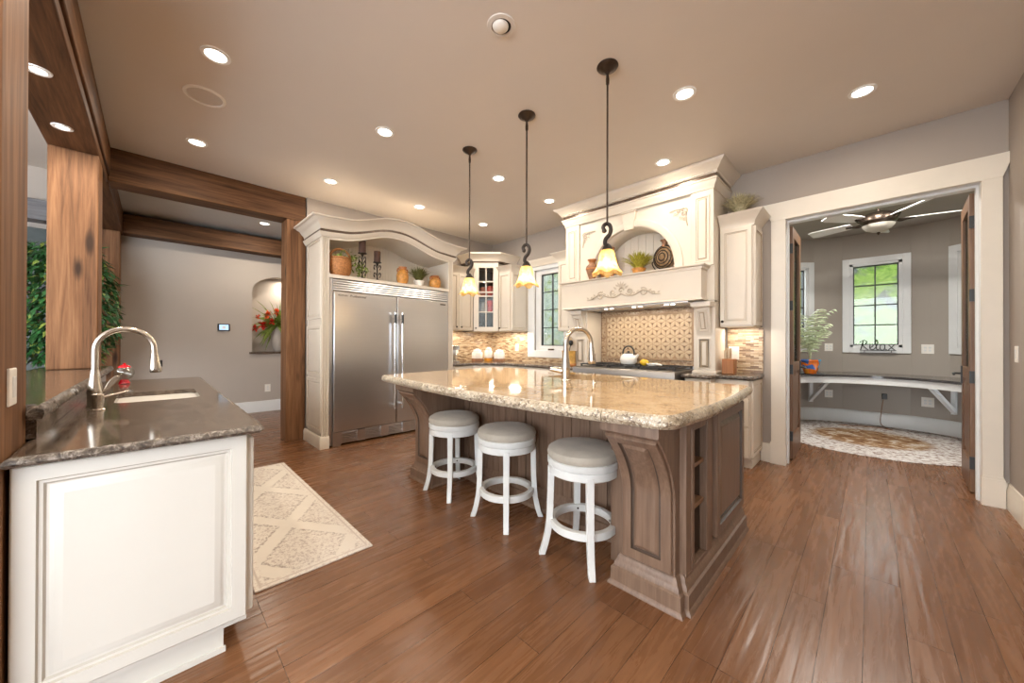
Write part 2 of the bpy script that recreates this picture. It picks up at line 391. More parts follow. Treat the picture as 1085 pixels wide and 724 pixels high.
# ---------------------------------------------------------------- mesh helpers
class MB:
    def __init__(s): s.v = []; s.f = []; s.m = []
    def add(s, vs, fs, m=0):
        k = len(s.v); s.v += [tuple(q) for q in vs]
        for f in fs: s.f.append([k+i for i in f]); s.m.append(m)
        return s
    def box(s, x0, x1, y0, y1, z0, z1, m=0):
        x0, x1 = sorted((x0, x1)); y0, y1 = sorted((y0, y1)); z0, z1 = sorted((z0, z1))
        return s.add([(x0, y0, z0), (x1, y0, z0), (x1, y1, z0), (x0, y1, z0), (x0, y0, z1), (x1, y0, z1), (x1, y1, z1), (x0, y1, z1)],
                     [(0, 3, 2, 1), (4, 5, 6, 7), (0, 1, 5, 4), (1, 2, 6, 5), (2, 3, 7, 6), (3, 0, 4, 7)], m)
    def loft(s, secs, closed=True, caps=True, loop=False, m=0):
        n = len(secs[0]); vs = [p for q in secs for p in q]; fs = []
        K = len(secs); last = K if loop else K-1
        for i in range(last):
            a, b = i*n, ((i+1) % K)*n
            for j in range(n if closed else n-1):
                fs.append((a+j, a+(j+1) % n, b+(j+1) % n, b+j))
        if caps and not loop and closed:
            fs.append(tuple(range(n-1, -1, -1))); fs.append(tuple((K-1)*n+j for j in range(n)))
        return s.add(vs, fs, m)
    def prism(s, poly, axis, a0, a1, m=0):
        def P(p, a): return {'x': (a, p[0], p[1]), 'y': (p[0], a, p[1]), 'z': (p[0], p[1], a)}[axis]
        return s.loft([[P(p, a0) for p in poly], [P(p, a1) for p in poly]], m=m)
    def lathe(s, prof, c=(0, 0, 0), n=24, axis='z', m=0, cap=True, wob=None):
        secs = []
        for i, (r, h) in enumerate(prof):
            ring = []
            for k in range(n):
                a = 2*PI*k/n; rr = r*(wob(i, a) if wob else 1)
                x, y = rr*math.cos(a), rr*math.sin(a)
                ring.append({'z': (c[0]+x, c[1]+y, c[2]+h), 'y': (c[0]+x, c[1]+h, c[2]+y), 'x': (c[0]+h, c[1]+x, c[2]+y)}[axis])
            secs.append(ring)
        return s.loft(secs, True, cap, m=m)
    def tube(s, pts, r, n=8, loop=False, m=0):
        pts = [Vector(p) for p in pts]; N = len(pts); secs = []; up = None
        rs = r if isinstance(r, (list, tuple)) else [r]*N
        for i, p in enumerate(pts):
            if loop: d = pts[(i+1) % N]-pts[i-1]
            else: d = pts[min(i+1, N-1)]-pts[max(i-1, 0)]
            d.normalize()
            if up is None:
                up = Vector((0, 0, 1)) if abs(d.z) < .9 else Vector((1, 0, 0))
            a = d.cross(up)
            if a.length < 1e-6: a = d.cross(Vector((.3, .9, .2)))
            a.normalize(); b = a.cross(d); up = b
            secs.append([p+(a*math.cos(2*PI*k/n)+b*math.sin(2*PI*k/n))*rs[i] for k in range(n)])
        return s.loft(secs, True, True, loop, m=m)
    def sweep(s, prof, path, side=1, closed=False, m=0):
        """profile (out, z) carried along an XY path; side=1: outward is to the right of travel"""
        P = [Vector((p[0], p[1])) for p in path]; N = len(P); secs = []
        def nrm(a, b):
            d = (b-a).normalized(); return Vector((d.y, -d.x))*side
        for i in range(N):
            if closed or 0 < i < N-1:
                n1 = nrm(P[i-1], P[i]); n2 = nrm(P[i], P[(i+1) % N]); h = (n1+n2)
                h = h.normalized(); k = 1/max(.3, h.dot(n1)); nn = h*k
            else: nn = nrm(P[0], P[1]) if i == 0 else nrm(P[-2], P[-1])
            z0 = path[i][2] if len(path[i]) > 2 else 0
            secs.append([(P[i].x+nn.x*o, P[i].y+nn.y*o, z0+z) for o, z in prof])
        return s.loft(secs, True, True, closed, m=m)
    def panel(s, S, w, h, rings, n=1, gl=()):
        """nested rings on a surface S(a, b, c); rings: (inset, depth); gl: indices of rings coloured with slot 1"""
        loops = []
        for ins, c in rings:
            L = [S(ins, ins+(h-2*ins)*i/n, c) for i in range(n+1)]
            R = [S(w-ins, ins+(h-2*ins)*i/n, c) for i in range(n+1)]
            loops.append(L[::-1]+R)          # top-left down, then bottom-right up
        k = 2*(n+1)
        for i in range(len(loops)-1):
            s.loft([loops[i], loops[i+1]], True, False, m=1 if i in gl else 0)
        last = loops[-1]; L = last[:n+1][::-1]; R = last[n+1:]
        for i in range(n): s.add([L[i], R[i], R[i+1], L[i+1]], [(0, 1, 2, 3)])
        return s

def frame(o, u, n):
    o = Vector(o); u = Vector(u); n = Vector(n)
    def S(a, b, c): return o+u*a+n*c+Vector((0, 0, b))
    return S
DOOR = [(0, 0), (0, .016), (.004, .020), (.045, .020), (.049, .012), (.056, .012), (.060, .009), (.080, .017), (.085, .018)]
DOORG = (3, 5)
def door_panel(mb, o, u, n, w, h, k=1.0, t=1.0):
    rings = [(i*k, c*t) for i, c in DOOR]
    return mb.panel(frame(o, u, n), w, h, rings, 1, DOORG)

def finish(ob):
    me = ob.data
    for p in me.polygons: p.use_smooth = True
    try: me.set_sharp_from_angle(angle=math.radians(38))
    except Exception: pass

def root_of(p):
    while p.parent: p = p.parent
    return p
def obj(name, mb, mats, parent=None, label=None, bevel=0, sub=0, solid=0):
    me = bpy.data.meshes.new(name)
    if not isinstance(mats, (list, tuple)): mats = [mats]
    if parent is not None: org = Vector(root_of(parent).location)
    else:
        xs = [v[0] for v in mb.v]; ys = [v[1] for v in mb.v]; zs = [v[2] for v in mb.v]
        org = Vector(((min(xs)+max(xs))/2, (min(ys)+max(ys))/2, min(zs)))
    me.from_pydata([Vector(v)-org for v in mb.v], [], mb.f); 
    for mm in mats: me.materials.append(M[mm] if isinstance(mm, str) else mm)
    for p, i in zip(me.polygons, mb.m): p.material_index = min(i, len(mats)-1)
    import bmesh
    bm = bmesh.new(); bm.from_mesh(me); bmesh.ops.recalc_face_normals(bm, faces=bm.faces); bm.to_mesh(me); bm.free()
    o = bpy.data.objects.new(name, me); COL.objects.link(o)
    if parent is not None: o.parent = parent
    else: o.location = org
    finish(o)
    if label: o['label'] = label
    if bevel:
        b = o.modifiers.new('bevel', 'BEVEL'); b.width = bevel; b.segments = 2; b.limit_method = 'ANGLE'; b.angle_limit = math.radians(40)
    if solid:
        b = o.modifiers.new('solid', 'SOLIDIFY'); b.thickness = solid; b.offset = 0
    if sub:
        b = o.modifiers.new('sub', 'SUBSURF'); b.levels = sub; b.render_levels = sub
    return o
def tag(o, label, cat, group=None):
    o['label'] = label; o['category'] = cat
    if group: o['group'] = group
    return o
def thing(name, label, cat, loc, group=None):
    o = bpy.data.objects.new(name, None); COL.objects.link(o); o.location = loc; o.empty_display_size = .1
    return tag(o, label, cat, group)
def struct(name, mb, mats, parent=None, **k):
    o = obj(name, mb, mats, parent, **k)
    if parent is None: o['kind'] = 'structure'
    return o
def dup(root, loc, label, group=None):
    r = root.copy(); COL.objects.link(r); r.location = loc; r['label'] = label
    if group: r['group'] = group
    for ch in list(root.children):
        c = ch.copy(); COL.objects.link(c); c.parent = r
        for g in list(ch.children):
            d = g.copy(); COL.objects.link(d); d.parent = c
    return r
def catmull(pts, n=8):
    P = [Vector(p) for p in pts]; out = []
    for i in range(len(P)-1):
        p0, p1, p2, p3 = P[max(i-1, 0)], P[i], P[i+1], P[min(i+2, len(P)-1)]
        for k in range(n):
            t = k/n
            out.append(.5*((2*p1)+(-p0+p2)*t+(2*p0-5*p1+4*p2-p3)*t*t+(-p0+3*p1-3*p2+p3)*t**3))
    out.append(P[-1]); return out
def ribbon(mb, pts, w, side, m=0):
    """a leaf blade: tapered strip"""
    pts = [Vector(p) for p in pts]; side = Vector(side).normalized(); N = len(pts); vs = []
    for i, p in enumerate(pts):
        t = i/(N-1); ww = w*math.sin(PI*min(1, .12+t*.88))**.7*.5
        vs += [p-side*ww, p+side*ww]
    return mb.add(vs, [(2*i, 2*i+1, 2*i+3, 2*i+2) for i in range(N-1)], m)
def leaf(mb, p, d, up, L, W, m=0):
    p = Vector(p); d = Vector(d).normalized(); s = d.cross(Vector(up))
    if s.length < 1e-4: s = d.cross(Vector((1, 0, 0)))
    s.normalize(); n = s.cross(d)
    return mb.add([p, p+d*L*.4+s*W*.5+n*L*.05, p+d*L, p+d*L*.4-s*W*.5+n*L*.05, p+d*L*.45], [(0, 1, 4), (0, 4, 3), (1, 2, 4), (4, 2, 3)], m)
def rnd(a, b): return random.uniform(a, b)
def round_poly(pts, r, n=6):
    out = []; N = len(pts)
    for i in range(N):
        p = Vector(pts[i]); a = Vector(pts[i-1]); b = Vector(pts[(i+1) % N]); rr = r[i] if isinstance(r, (list, tuple)) else r
        if rr <= 0: out.append(tuple(p)); continue
        d1 = (a-p).normalized(); d2 = (b-p).normalized()
        ang = d1.angle(d2); t = min(rr/math.tan(ang/2), (a-p).length*.48, (b-p).length*.48)
        q1 = p+d1*t; q2 = p+d2*t
        for k in range(n+1):
            u = k/n; out.append(tuple(q1*(1-u)**2+p*2*u*(1-u)+q2*u*u))
    return out
def resample(pts, step):
    out = []; N = len(pts)
    for i in range(N):
        a = Vector(pts[i]); b = Vector(pts[(i+1) % N]); L = (b-a).length; k = max(1, int(L/step))
        for j in range(k): out.append(a.lerp(b, j/k))
    return out
def slab(outer, z0, z1, holes=(), prof=None, jitter=0, step=.05, m_edge=0):
    """stone slab: flat top and bottom (with holes), profiled outer edge; prof: (inset, height fraction)"""
    import bmesh
    mb = MB(); pts = resample(outer, step); N = len(pts)
    area = sum(pts[i].x*pts[(i+1) % N].y-pts[(i+1) % N].x*pts[i].y for i in range(N)); sg = 1 if area > 0 else -1
    nr = []
    for i in range(N):
        d = (pts[(i+1) % N]-pts[i-1]).normalized(); nr.append(Vector((d.y, -d.x))*sg)
    prof = prof or [(0, 0), (0, 1)]
    loops = []
    for k, (ins, f) in enumerate(prof):
        L = []
        for i in range(N):
            j = rnd(-jitter, jitter) if 0 < k < len(prof)-1 else (rnd(-jitter, jitter)*.5)
            p = pts[i]-nr[i]*(ins+j); L.append((p.x, p.y, z0+(z1-z0)*f+(rnd(-jitter, jitter)*.4 if 0 < k < len(prof)-1 else 0)))
        loops.append(L)
    mb.loft(loops, True, False, m=m_edge)
    holes = [resample(h, step) for h in holes]
    for L, z in ((loops[-1], z1), (loops[0], z0)):
        bm = bmesh.new(); allE = []
        for ring in [L]+[[(p.x, p.y, z) for p in h] for h in holes]:
            vs = [bm.verts.new(p) for p in ring]
            for i in range(len(vs)): allE.append(bm.edges.new((vs[i], vs[(i+1) % len(vs)])))
        bmesh.ops.triangle_fill(bm, edges=allE, use_beauty=True)
        bm.verts.index_update()
        mb.add([v.co.copy() for v in bm.verts], [[v.index for v in f.verts] for f in bm.faces], 0); bm.free()
    for h in holes:
        mb.loft([[(p.x, p.y, z0) for p in h], [(p.x, p.y, z1) for p in h]], True, False, m=0)
    return mb
BULL = [(.006, 0), (0, .18), (-.004, .4), (-.002, .65), (.004, .88), (.014, 1)]

# ================================================================ THE SETTING
CZ = 3.05
mb = MB().box(-7.9, 1.2, -5, 8.0, -.12, 0); struct('floor', mb, 'floor')
struct('ceiling_nook', MB().box(-7.9, -5.21, -.58, 4.70, CZ, CZ+.15), 'ceiling_nook')
mb = MB().box(-5.209, 1.2, -.58, 4.70, CZ, CZ+.15).box(-1.62, 1.2, -5, -.58, CZ, CZ+.15)
mb.box(-7.9, -1.62, -5, -.58, 3.46, 3.6).box(-7.9, -1.62, -.60, -.58, CZ, 3.46).box(-1.64, -1.62, -5, -.6, CZ, 3.46)
struct('ceiling', mb, 'ceiling')
# range wall with the office doorway and the kitchen window
DX0, DX1, DZ = -.60, .60, 2.47
WX0, WX1, WZ0, WZ1 = -3.955, -3.33, 1.10, 2.42
mb = MB()
mb.box(-5.2, WX0, 4.5, 4.7, 0, CZ).box(WX0, WX1, 4.5, 4.7, 0, WZ0).box(WX0, WX1, 4.5, 4.7, WZ1, CZ).box(WX1, DX0-.03, 4.5, 4.7, 0, CZ)
mb.box(DX0-.03, DX1+.03, 4.5, 4.7, DZ+.03, CZ).box(DX1+.03, .9, 4.5, 4.7, 0, CZ)
struct('wall_back', mb, 'wall')
struct('wall_rear_added', MB().box(-7.9, -4.6, -5.15, -5.0, 0, 3.6), 'wall')  # unseen wall added to cut sky light and darken the living room
struct('wall_left', MB().box(-5.2, -5.03, 1.36, 4.5, 0, CZ), 'wall')
struct('wall_right', MB().box(.73, .9, -1.0, 4.5, 0, CZ), 'wall')
# far wall of the nook with an arched niche
mb = MB(); NX = -7.56; NY0, NY1, NZ0, NZ1 = 1.20, 2.10, 1.05, 2.12
mb.box(NX-.16, NX, -5, NY0, 0, 3.6).box(NX-.16, NX, NY1, 3.0, 0, CZ).box(NX-.16, NX, NY0, NY1, 0, NZ0)
yc = (NY0+NY1)/2; arc = [(yc+(NY1-NY0)/2*math.cos(a), NZ1+.27*math.sin(a)) for a in [PI*i/16 for i in range(17)]]
mb.prism([(NY0, CZ), (NY1, CZ)]+arc, 'x', NX-.16, NX)
wf = struct('wall_far', mb, 'wall_nook')
mb = MB().box(NX-.34, NX-.30, NY0-.05, NY1+.05, NZ0-.05, 2.5).box(NX-.30, NX-.16, NY0-.05, NY0, NZ0-.05, 2.5).box(NX-.30, NX-.16, NY1, NY1+.05, NZ0-.05, 2.5).box(NX-.30, NX-.16, NY0, NY1, 2.42, 2.5)
obj('niche_back', mb, 'wall_nook', wf)
mb = MB().box(NX-.30, NX+.03, NY0-.04, NY1+.04, NZ0-.035, NZ0); obj('niche_sill', mb, 'granite_dark', wf, 'dark stone sill')
struct('wall_hall', MB().box(-7.56, -5.2, 2.9, 3.0, 0, CZ), 'wall_nook')
BASEP = [(0, 0), (.018, 0), (.018, .14), (.012, .155), (.008, .185), (0, .19)]
struct('baseboard_far', MB().sweep(BASEP, [(NX, -.30), (NX, 2.9)], 1), 'trim_white')
struct('baseboard_right', MB().sweep(BASEP, [(.73, 4.5), (.73, -1.0)], 1), 'trim')
struct('baseboard_back', MB().sweep(BASEP, [(.702, 4.5), (.73, 4.5)], 1).sweep(BASEP, [(-.808, 4.5), (-.722, 4.5)], 1), 'trim')
# doorway casing
mb = MB(); Y0 = 4.468
mb.prism([(-.72, 2.47), (-.797, 2.65), (.757, 2.65), (.70, 2.47)], 'y', Y0, 4.5)
mb.box(-.72, -.60, Y0, 4.5, .2, 2.47).box(.60, .70, Y0, 4.5, .2, 2.47)
cas = struct('trim_1', mb, 'trim', bevel=.003)
obj('plinth_block', MB().box(-.728, -.597, Y0-.012, 4.5, 0, .205).prism([(-.728, .205), (-.597, .205), (-.603, .225), (-.720, .225)], 'y', Y0-.006, 4.5), 'trim', cas)
obj('plinth_block', MB().box(.597, .708, Y0-.012, 4.5, 0, .205).prism([(.597, .205), (.708, .205), (.700, .225), (.603, .225)], 'y', Y0-.006, 4.5), 'trim', cas)
mb = MB().box(-.63, -.60, 4.5, 4.72, 0, 2.47).box(.60, .63, 4.5, 4.72, 0, 2.47).box(-.63, .63, 4.5, 4.72, 2.47, 2.50)
mb.box(-.60, -.585, 4.56, 4.60, 0, 2.45).box(.585, .60, 4.56, 4.60, 0, 2.45).box(-.60, .60, 4.56, 4.60, 2.45, 2.47)
obj('door_jamb', mb, 'trim_white', cas)

# kitchen window
mb = MB(); CL, CR, CB = WX0-.15, WX1+.05, WZ0-.115
mb.box(CL, WX0, 4.475, 4.5, CB, WZ1).box(WX1, CR, 4.475, 4.5, CB, WZ1).box(WX0, WX1, 4.475, 4.5, CB, WZ0).box(CL, CR, 4.475, 4.5, WZ1, WZ1+.06)
win = struct('window_1', mb, 'trim_white', bevel=.003)
mb = MB().sweep([(0, 0), (.02, 0), (.03, .05), (.06, .09), (.06, .11), (0, .11)], [(CL, 4.475, WZ1+.06), (CR, 4.475, WZ1+.06)], 1)
obj('window_head', mb, 'cream', win)
GX0, GX1, GZ0, GZ1 = -3.845, -3.385, 1.175, 2.345
mb = MB().box(WX0, GX0, 4.52, 4.60, WZ0, WZ1).box(GX1, WX1, 4.52, 4.60, WZ0, WZ1).box(GX0, GX1, 4.52, 4.60, WZ0, GZ0).box(GX0, GX1, 4.52, 4.60, GZ1, WZ1)
obj('sash', mb, 'trim_white', win)
mb = MB(); wm = -3.625
mb.box(GX0, GX0+.014, 4.535, 4.575, GZ0, GZ1).box(GX1-.014, GX1, 4.535, 4.575, GZ0, GZ1).box(GX0+.014, GX1-.014, 4.535, 4.575, GZ0, GZ0+.014).box(GX0+.014, GX1-.014, 4.535, 4.575, GZ1-.014, GZ1).box(wm-.006, wm+.006, 4.538, 4.572, GZ0+.014, GZ1-.014)
for i in (1, 2, 3):
    z = GZ0+(GZ1-GZ0)*i/4; mb.box(GX0+.014, wm-.006, 4.54, 4.57, z-.006, z+.006).box(wm+.006, GX1-.014, 4.54, 4.57, z-.006, z+.006)
obj('muntin', mb, 'black', win)
obj('pane', MB().box(GX0, GX1, 4.553, 4.557, GZ0, GZ1), 'glass', win)
obj('crank', MB().box(wm-.05, wm+.05, 4.495, 4.52, WZ0+.002, WZ0+.025).tube([(wm, 4.50, WZ0+.02), (wm+.03, 4.47, WZ0+.022)], .006), 'bronze', win)

# office beyond the doorway: polygonal round room
OC = (.05, 6.12); OR = 1.55
def opt(deg, r, z=0): a = math.radians(deg); return (OC[0]+r*math.sin(a), OC[1]+r*math.cos(a), z)
HA = 13.4; WDEG = (-40.3, 0.0, 40.3)
angs = []
mb = MB(); def_seg = []
breaks = [-153]
a = -153
edges = sorted([x for wd in WDEG for x in (wd-HA, wd+HA)]+[-153, 153])
pts = []
for i in range(len(edges)-1):
    e0, e1 = edges[i], edges[i+1]
    isw = any(abs((e0+e1)/2-wd) < .1 for wd in WDEG)
    k = 1 if isw else max(1, int((e1-e0)/4.5))
    for j in range(k): pts.append((e0+(e1-e0)*j/k, e0+(e1-e0)*(j+1)/k, isw))
GW = .275; OZ0, OZ1 = 1.17, 2.44      # glazed opening half width, sill, head
def seg(mb, p0, p1, q0, q1, z0, z1):
    mb.add([(*p0[:2], z0), (*p1[:2], z0), (*q1[:2], z0), (*q0[:2], z0), (*p0[:2], z1), (*p1[:2], z1), (*q1[:2], z1), (*q0[:2], z1)],
           [(0, 3, 2, 1), (4, 5, 6, 7), (0, 1, 5, 4), (1, 2, 6, 5), (2, 3, 7, 6), (3, 0, 4, 7)])
OZC = 2.9
bb = MB()
for a0, a1, isw in pts:
    p0, p1, q0, q1 = opt(a0, OR), opt(a1, OR), opt(a0, OR+.16), opt(a1, OR+.16)
    if not isw: seg(mb, p0, p1, q0, q1, 0, OZC)
    else:
        P0, P1, Q0, Q1 = Vector(p0), Vector(p1), Vector(q0), Vector(q1); L = (P1-P0).length; f0 = .5-GW/L; f1 = .5+GW/L
        A0, A1, B0, B1 = P0.lerp(P1, f0), P0.lerp(P1, f1), Q0.lerp(Q1, f0), Q0.lerp(Q1, f1)
        seg(mb, P0, A0, Q0, B0, 0, OZC); seg(mb, A1, P1, B1, Q1, 0, OZC); seg(mb, A0, A1, B0, B1, 0, OZ0); seg(mb, A0, A1, B0, B1, OZ1, OZC)
struct('wall_office', mb, 'wall_office')
ring = [opt(p[0], OR) for p in pts]+[opt(153, OR)]
struct('baseboard_office', MB().sweep([(0, 0), (.022, 0), (.022, .17), (.01, .195), (0, .20)], [r for r in ring], 1), 'trim_white')
struct('ceiling_office', MB().prism([opt(a, OR+.16)[:2] for a in range(-150, 151, 10)], 'z', OZC, OZC+.15), 'wall_office')
for k, wd in enumerate(WDEG):
    n = Vector((-math.sin(math.radians(wd)), -math.cos(math.radians(wd)), 0)); u = Vector((math.cos(math.radians(wd)), -math.sin(math.radians(wd)), 0))
    c = Vector(opt(wd, OR*math.cos(math.radians(HA))))
    def bx(mb, a0, a1, d0, d1, z0, z1):
        P = [c+u*a+n*d for a, d in ((a0, d0), (a1, d0), (a1, d1), (a0, d1))]
        seg(mb, P[0], P[1], P[3], P[2], z0, z1)
    mb = MB(); e = .085
    for a0, a1, z0, z1 in ((-GW-e, -GW, OZ0-e, OZ1+e), (GW, GW+e, OZ0-e, OZ1+e), (-GW, GW, OZ0-e, OZ0), (-GW, GW, OZ1, OZ1+e)): bx(mb, a0, a1, 0, .025, z0, z1)
    wo = struct('window_%d' % (k+2), mb, 'trim_white', bevel=.003)
    mb = MB(); s = .035
    for a0, a1, z0, z1 in ((-GW, -GW+s, OZ0, OZ1), (GW-s, GW, OZ0, OZ1), (-GW, GW, OZ0, OZ0+s), (-GW, GW, OZ1-s, OZ1)): bx(mb, a0, a1, -.09, .01, z0, z1)
    obj('sash', mb, 'trim_white', wo)
    mb = MB(); i0 = GW-s; b = .014
    for a0, a1, z0, z1 in ((-i0, -i0+b, OZ0+s, OZ1-s), (i0-b, i0, OZ0+s, OZ1-s), (-i0, i0, OZ0+s, OZ0+s+b), (-i0, i0, OZ1-s-b, OZ1-s), (-.008, .008, OZ0+s, OZ1-s)): bx(mb, a0, a1, -.075, -.03, z0, z1)
    for i in (1, 2, 3):
        z = OZ0+s+(OZ1-OZ0-2*s)*i/4; bx(mb, -i0, i0, -.07, -.035, z-.008, z+.008)
    obj('muntin', mb, 'black', wo)
    mb = MB(); bx(mb, -i0, i0, -.055, -.051, OZ0+s, OZ1-s); obj('pane', mb, 'glass', wo)

# double doors swung into the office
def door_leaf(name, x, sgn, label, turn=0):
    """leaf lies along +Y from the hinge edge; its room face looks towards the doorway centre"""
    y0, y1 = 4.735, 5.335; th = .045; xa, xb = (x-th, x) if sgn > 0 else (x, x+th)
    d = MB(); st = .10; z0, z1 = .012, 2.455
    d.box(xa, xb, y0, y0+st, z0, z1).box(xa, xb, y1-st, y1, z0, z1).box(xa, xb, y0+st, y1-st, z0, .26).box(xa, xb, y0+st, y1-st, z1-.11, z1).box(xa, xb, y0+st, y1-st, .92, 1.02)
    o = obj(name, d, 'door_wood', bevel=.002); o['kind'] = 'structure'; o['label'] = label
    obj('door_pane', MB().box((xa+xb)/2-.004, (xa+xb)/2+.004, y0+st, y1-st, 1.02, z1-.11), 'glass_tex', o)
    pn = MB(); fx = xb if sgn > 0 else xa
    pn.panel(frame((fx-.018*sgn, y0+st, .26), (0, 1, 0), (sgn, 0, 0)), y1-y0-2*st, .66, [(0, 0), (.02, 0), (.05, .012), (.06, .012)])
    obj('door_panel', pn, 'door_wood', o)
    for z in (.25, .95, 1.62, 2.22):
        obj('hinge', MB().box(xa-.002, xb+.002, y0-.014, y0+.003, z-.05, z+.05).lathe([(.008, -.055), (.008, .055)], ((xa if sgn > 0 else xb), y0-.012, z), 10), 'black', o)
    h = MB().box(fx, fx+.008*sgn, y1-.085, y1-.035, .86, 1.02)
    h.tube([(fx, y1-.06, .95), (fx+.05*sgn, y1-.06, .95), (fx+.055*sgn, y1-.10, .95), (fx+.055*sgn, y1-.17, .945)], .009)
    obj('door_handle', h, 'black', o)
    if turn:
        pv = Vector((x, y0, 0)); mt = Matrix.Rotation(turn, 3, 'Z'); o.location = pv+mt @ (o.location-pv); o.rotation_euler.z = turn
    return o
door_leaf('door_1', -.575, 1, 'left leaf of the wooden glazed office doors, black lever handle beside potted palm')
door_leaf('door_2', .575, -1, 'right leaf of the wooden glazed office doors, by the right white casing', -.042)

# hillside outside the windows
def bank(name, x0, x1, y0, y1, z0, slope, mat, seed, amp=.35, st=.35):
    random.seed(seed); mb = MB(); nx = int((x1-x0)/st); ny = int((y1-y0)/st)
    for j in range(ny+1):
        for i in range(nx+1):
            mb.v.append((x0+(x1-x0)*i/nx, y0+(y1-y0)*j/ny+rnd(-.1, .1), z0+slope*(y1-y0)*j/ny+rnd(-amp, amp)*(1 if j else 0)))
    for j in range(ny):
        for i in range(nx): mb.f.append((j*(nx+1)+i, j*(nx+1)+i+1, (j+1)*(nx+1)+i+1, (j+1)*(nx+1)+i)); mb.m.append(0)
    return struct(name, mb, mat)
bank('ground_slope', -5.0, 9, 9.0, 13.6, -.3, .95, 'hill', 3, .22)
bank('rock_slope', -22, -5.0, 7.2, 12.6, -.3, .95, 'rocks', 4, .22)
random.seed(11)
struct('outdoor_ground', MB().box(-22, 12, 8.02, 9.4, -.4, -.3).box(-22, -8, 4.75, 8.02, -.4, -.3), 'hill')

# ---------------------------------------------------------------- timber frame
SZ = 2.71
def timber(name, mb, mat, label, cat): return tag(obj(name, mb, mat, bevel=.008), label, cat)
timber('timber_post', MB().box(-2.03, -1.725, -.62, -.306, 0, SZ), 'post', 'thick timber post at the near end of the sink peninsula, with a white switch', 'post')
timber('timber_post', MB().box(-4.66, -4.37, -.575, -.318, 1.005, SZ), 'post', 'timber post with swirling knot grain standing on the raised granite bar', 'post')
timber('timber_post', MB().box(-5.30, -5.04, 1.14, 1.350, 0, 2.735), 'post', 'timber post standing against the white refrigerator cabinet', 'post')
timber('timber_post', MB().box(-7.54, -7.26, -.575, -.335, 0, 2.735), 'post', 'farthest timber post, partly hidden by ivy leaves at the nook wall', 'post')
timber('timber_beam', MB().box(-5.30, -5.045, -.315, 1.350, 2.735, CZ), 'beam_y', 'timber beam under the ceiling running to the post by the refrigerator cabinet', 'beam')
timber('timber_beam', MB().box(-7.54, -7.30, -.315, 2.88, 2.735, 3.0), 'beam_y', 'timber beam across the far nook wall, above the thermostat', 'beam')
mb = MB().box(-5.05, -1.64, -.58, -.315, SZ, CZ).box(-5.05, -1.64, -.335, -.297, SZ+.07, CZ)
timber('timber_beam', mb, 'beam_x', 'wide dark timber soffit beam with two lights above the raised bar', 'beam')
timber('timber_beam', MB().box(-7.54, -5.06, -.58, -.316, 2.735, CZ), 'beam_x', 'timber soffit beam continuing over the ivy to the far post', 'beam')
tag(obj('mantel_shelf', MB().box(-7.56, -7.34, -2.2, -.75, 2.74, 3.0), 'mantel_grey', bevel=.01), 'grey wooden mantel beam high behind the near timber posts', 'mantel')

M['slate'] = flat('dark_slate', (.035, .05, .05), .4, var=.3, scale=6)
tag(obj('fireplace_panel', MB().box(-7.555, -7.46, -2.1, -.62, 0.02, 2.66), 'slate', bevel=.004), 'dark slate panel under the grey mantel beam, behind the ivy tree', 'fireplace')
# ---------------------------------------------------------------- ceiling fixtures
def can_light(x, y, z, label, group, watts, R=.060):
    t = thing('recessed_light', label, 'ceiling light', (x, y, z), group)
    obj('trim_ring', MB().lathe([(R+.018, -.001), (R+.016, -.007), (R, -.008), (R-.006, -.003), (R-.006, -.001)], (x, y, z), 28, cap=False), 'white', t)
    obj('lens', MB().lathe([(R-.004, -.003), (R-.006, -.0045), (.001, -.006)], (x, y, z), 28), 'lamp_on', t)
    lamp('recessed_or_fill_lamp', 'AREA', (x, y, z-.012), watts, WARM, .13)
CANS = [(-2.95, .27, 'recessed ceiling light nearest the speaker grille on the sink side'),
        (-4.36, .27, 'recessed ceiling light just in front of the long timber beam'),
        (-4.33, 1.41, 'recessed ceiling light in front of the left end of the refrigerator cabinet'),
        (-2.98, 1.41, 'recessed ceiling light left of the middle pendant canopy'),
        (-4.29, 2.52, 'recessed ceiling light in front of the right end of the arched crown'),
        (-4.23, 3.59, 'farthest recessed ceiling light, in front of the corner glass cabinet'),
        (-2.92, 2.70, 'recessed ceiling light between the left and middle pendant rods'),
        (-2.92, 3.59, 'recessed ceiling light in front of the left end of the hood crown'),
        (-1.48, 3.63, 'recessed ceiling light in front of the right end of the hood crown'),
        (-.96, 2.74, 'recessed ceiling light right of the right pendant rod'),
        (-.04, 3.62, 'recessed ceiling light in front of the office doorway')]
for x, y, lab in CANS: can_light(x, y, CZ, lab, 'recessed kitchen ceiling lights', CAN_WATTS)
for xy in ((-1.48, .27), (-.04, 1.41), (-.04, .27)): lamp('recessed_or_fill_lamp', 'AREA', (*xy, CZ-.012), 8.0, WARM, .11)  # added unseen fill lamps, no fixtures, to brighten near post and floor
can_light(-6.6, 1.2, CZ, 'recessed light in the bluish ceiling of the nook behind the beam', 'recessed nook ceiling lights', 16)
can_light(-3.225, -.457, SZ, 'recessed light in the timber soffit, the one nearer the near post', 'recessed soffit lights', SOFFIT_WATTS, .034)
can_light(-3.962, -.457, SZ, 'recessed light in the timber soffit, the one nearer the knotty post', 'recessed soffit lights', SOFFIT_WATTS, .034)
t = thing('ceiling_speaker', 'flush round ceiling speaker grille between two recessed lights', 'speaker', (-3.5, .26, CZ))
obj('grille', MB().lathe([(.102, -.004), (.08, -.007), (.001, -.008)], (-3.5, .26, CZ), 32), 'speaker_cloth', t)
obj('rim', MB().lathe([(.125, 0), (.123, -.008), (.112, -.012), (.104, -.008), (.104, 0)], (-3.5, .26, CZ), 32, cap=False), 'plate', t)
t = thing('eyeball_light', 'unlit round eyeball light in the ceiling near the picture top', 'ceiling light', (-1.505, 1.41, CZ))
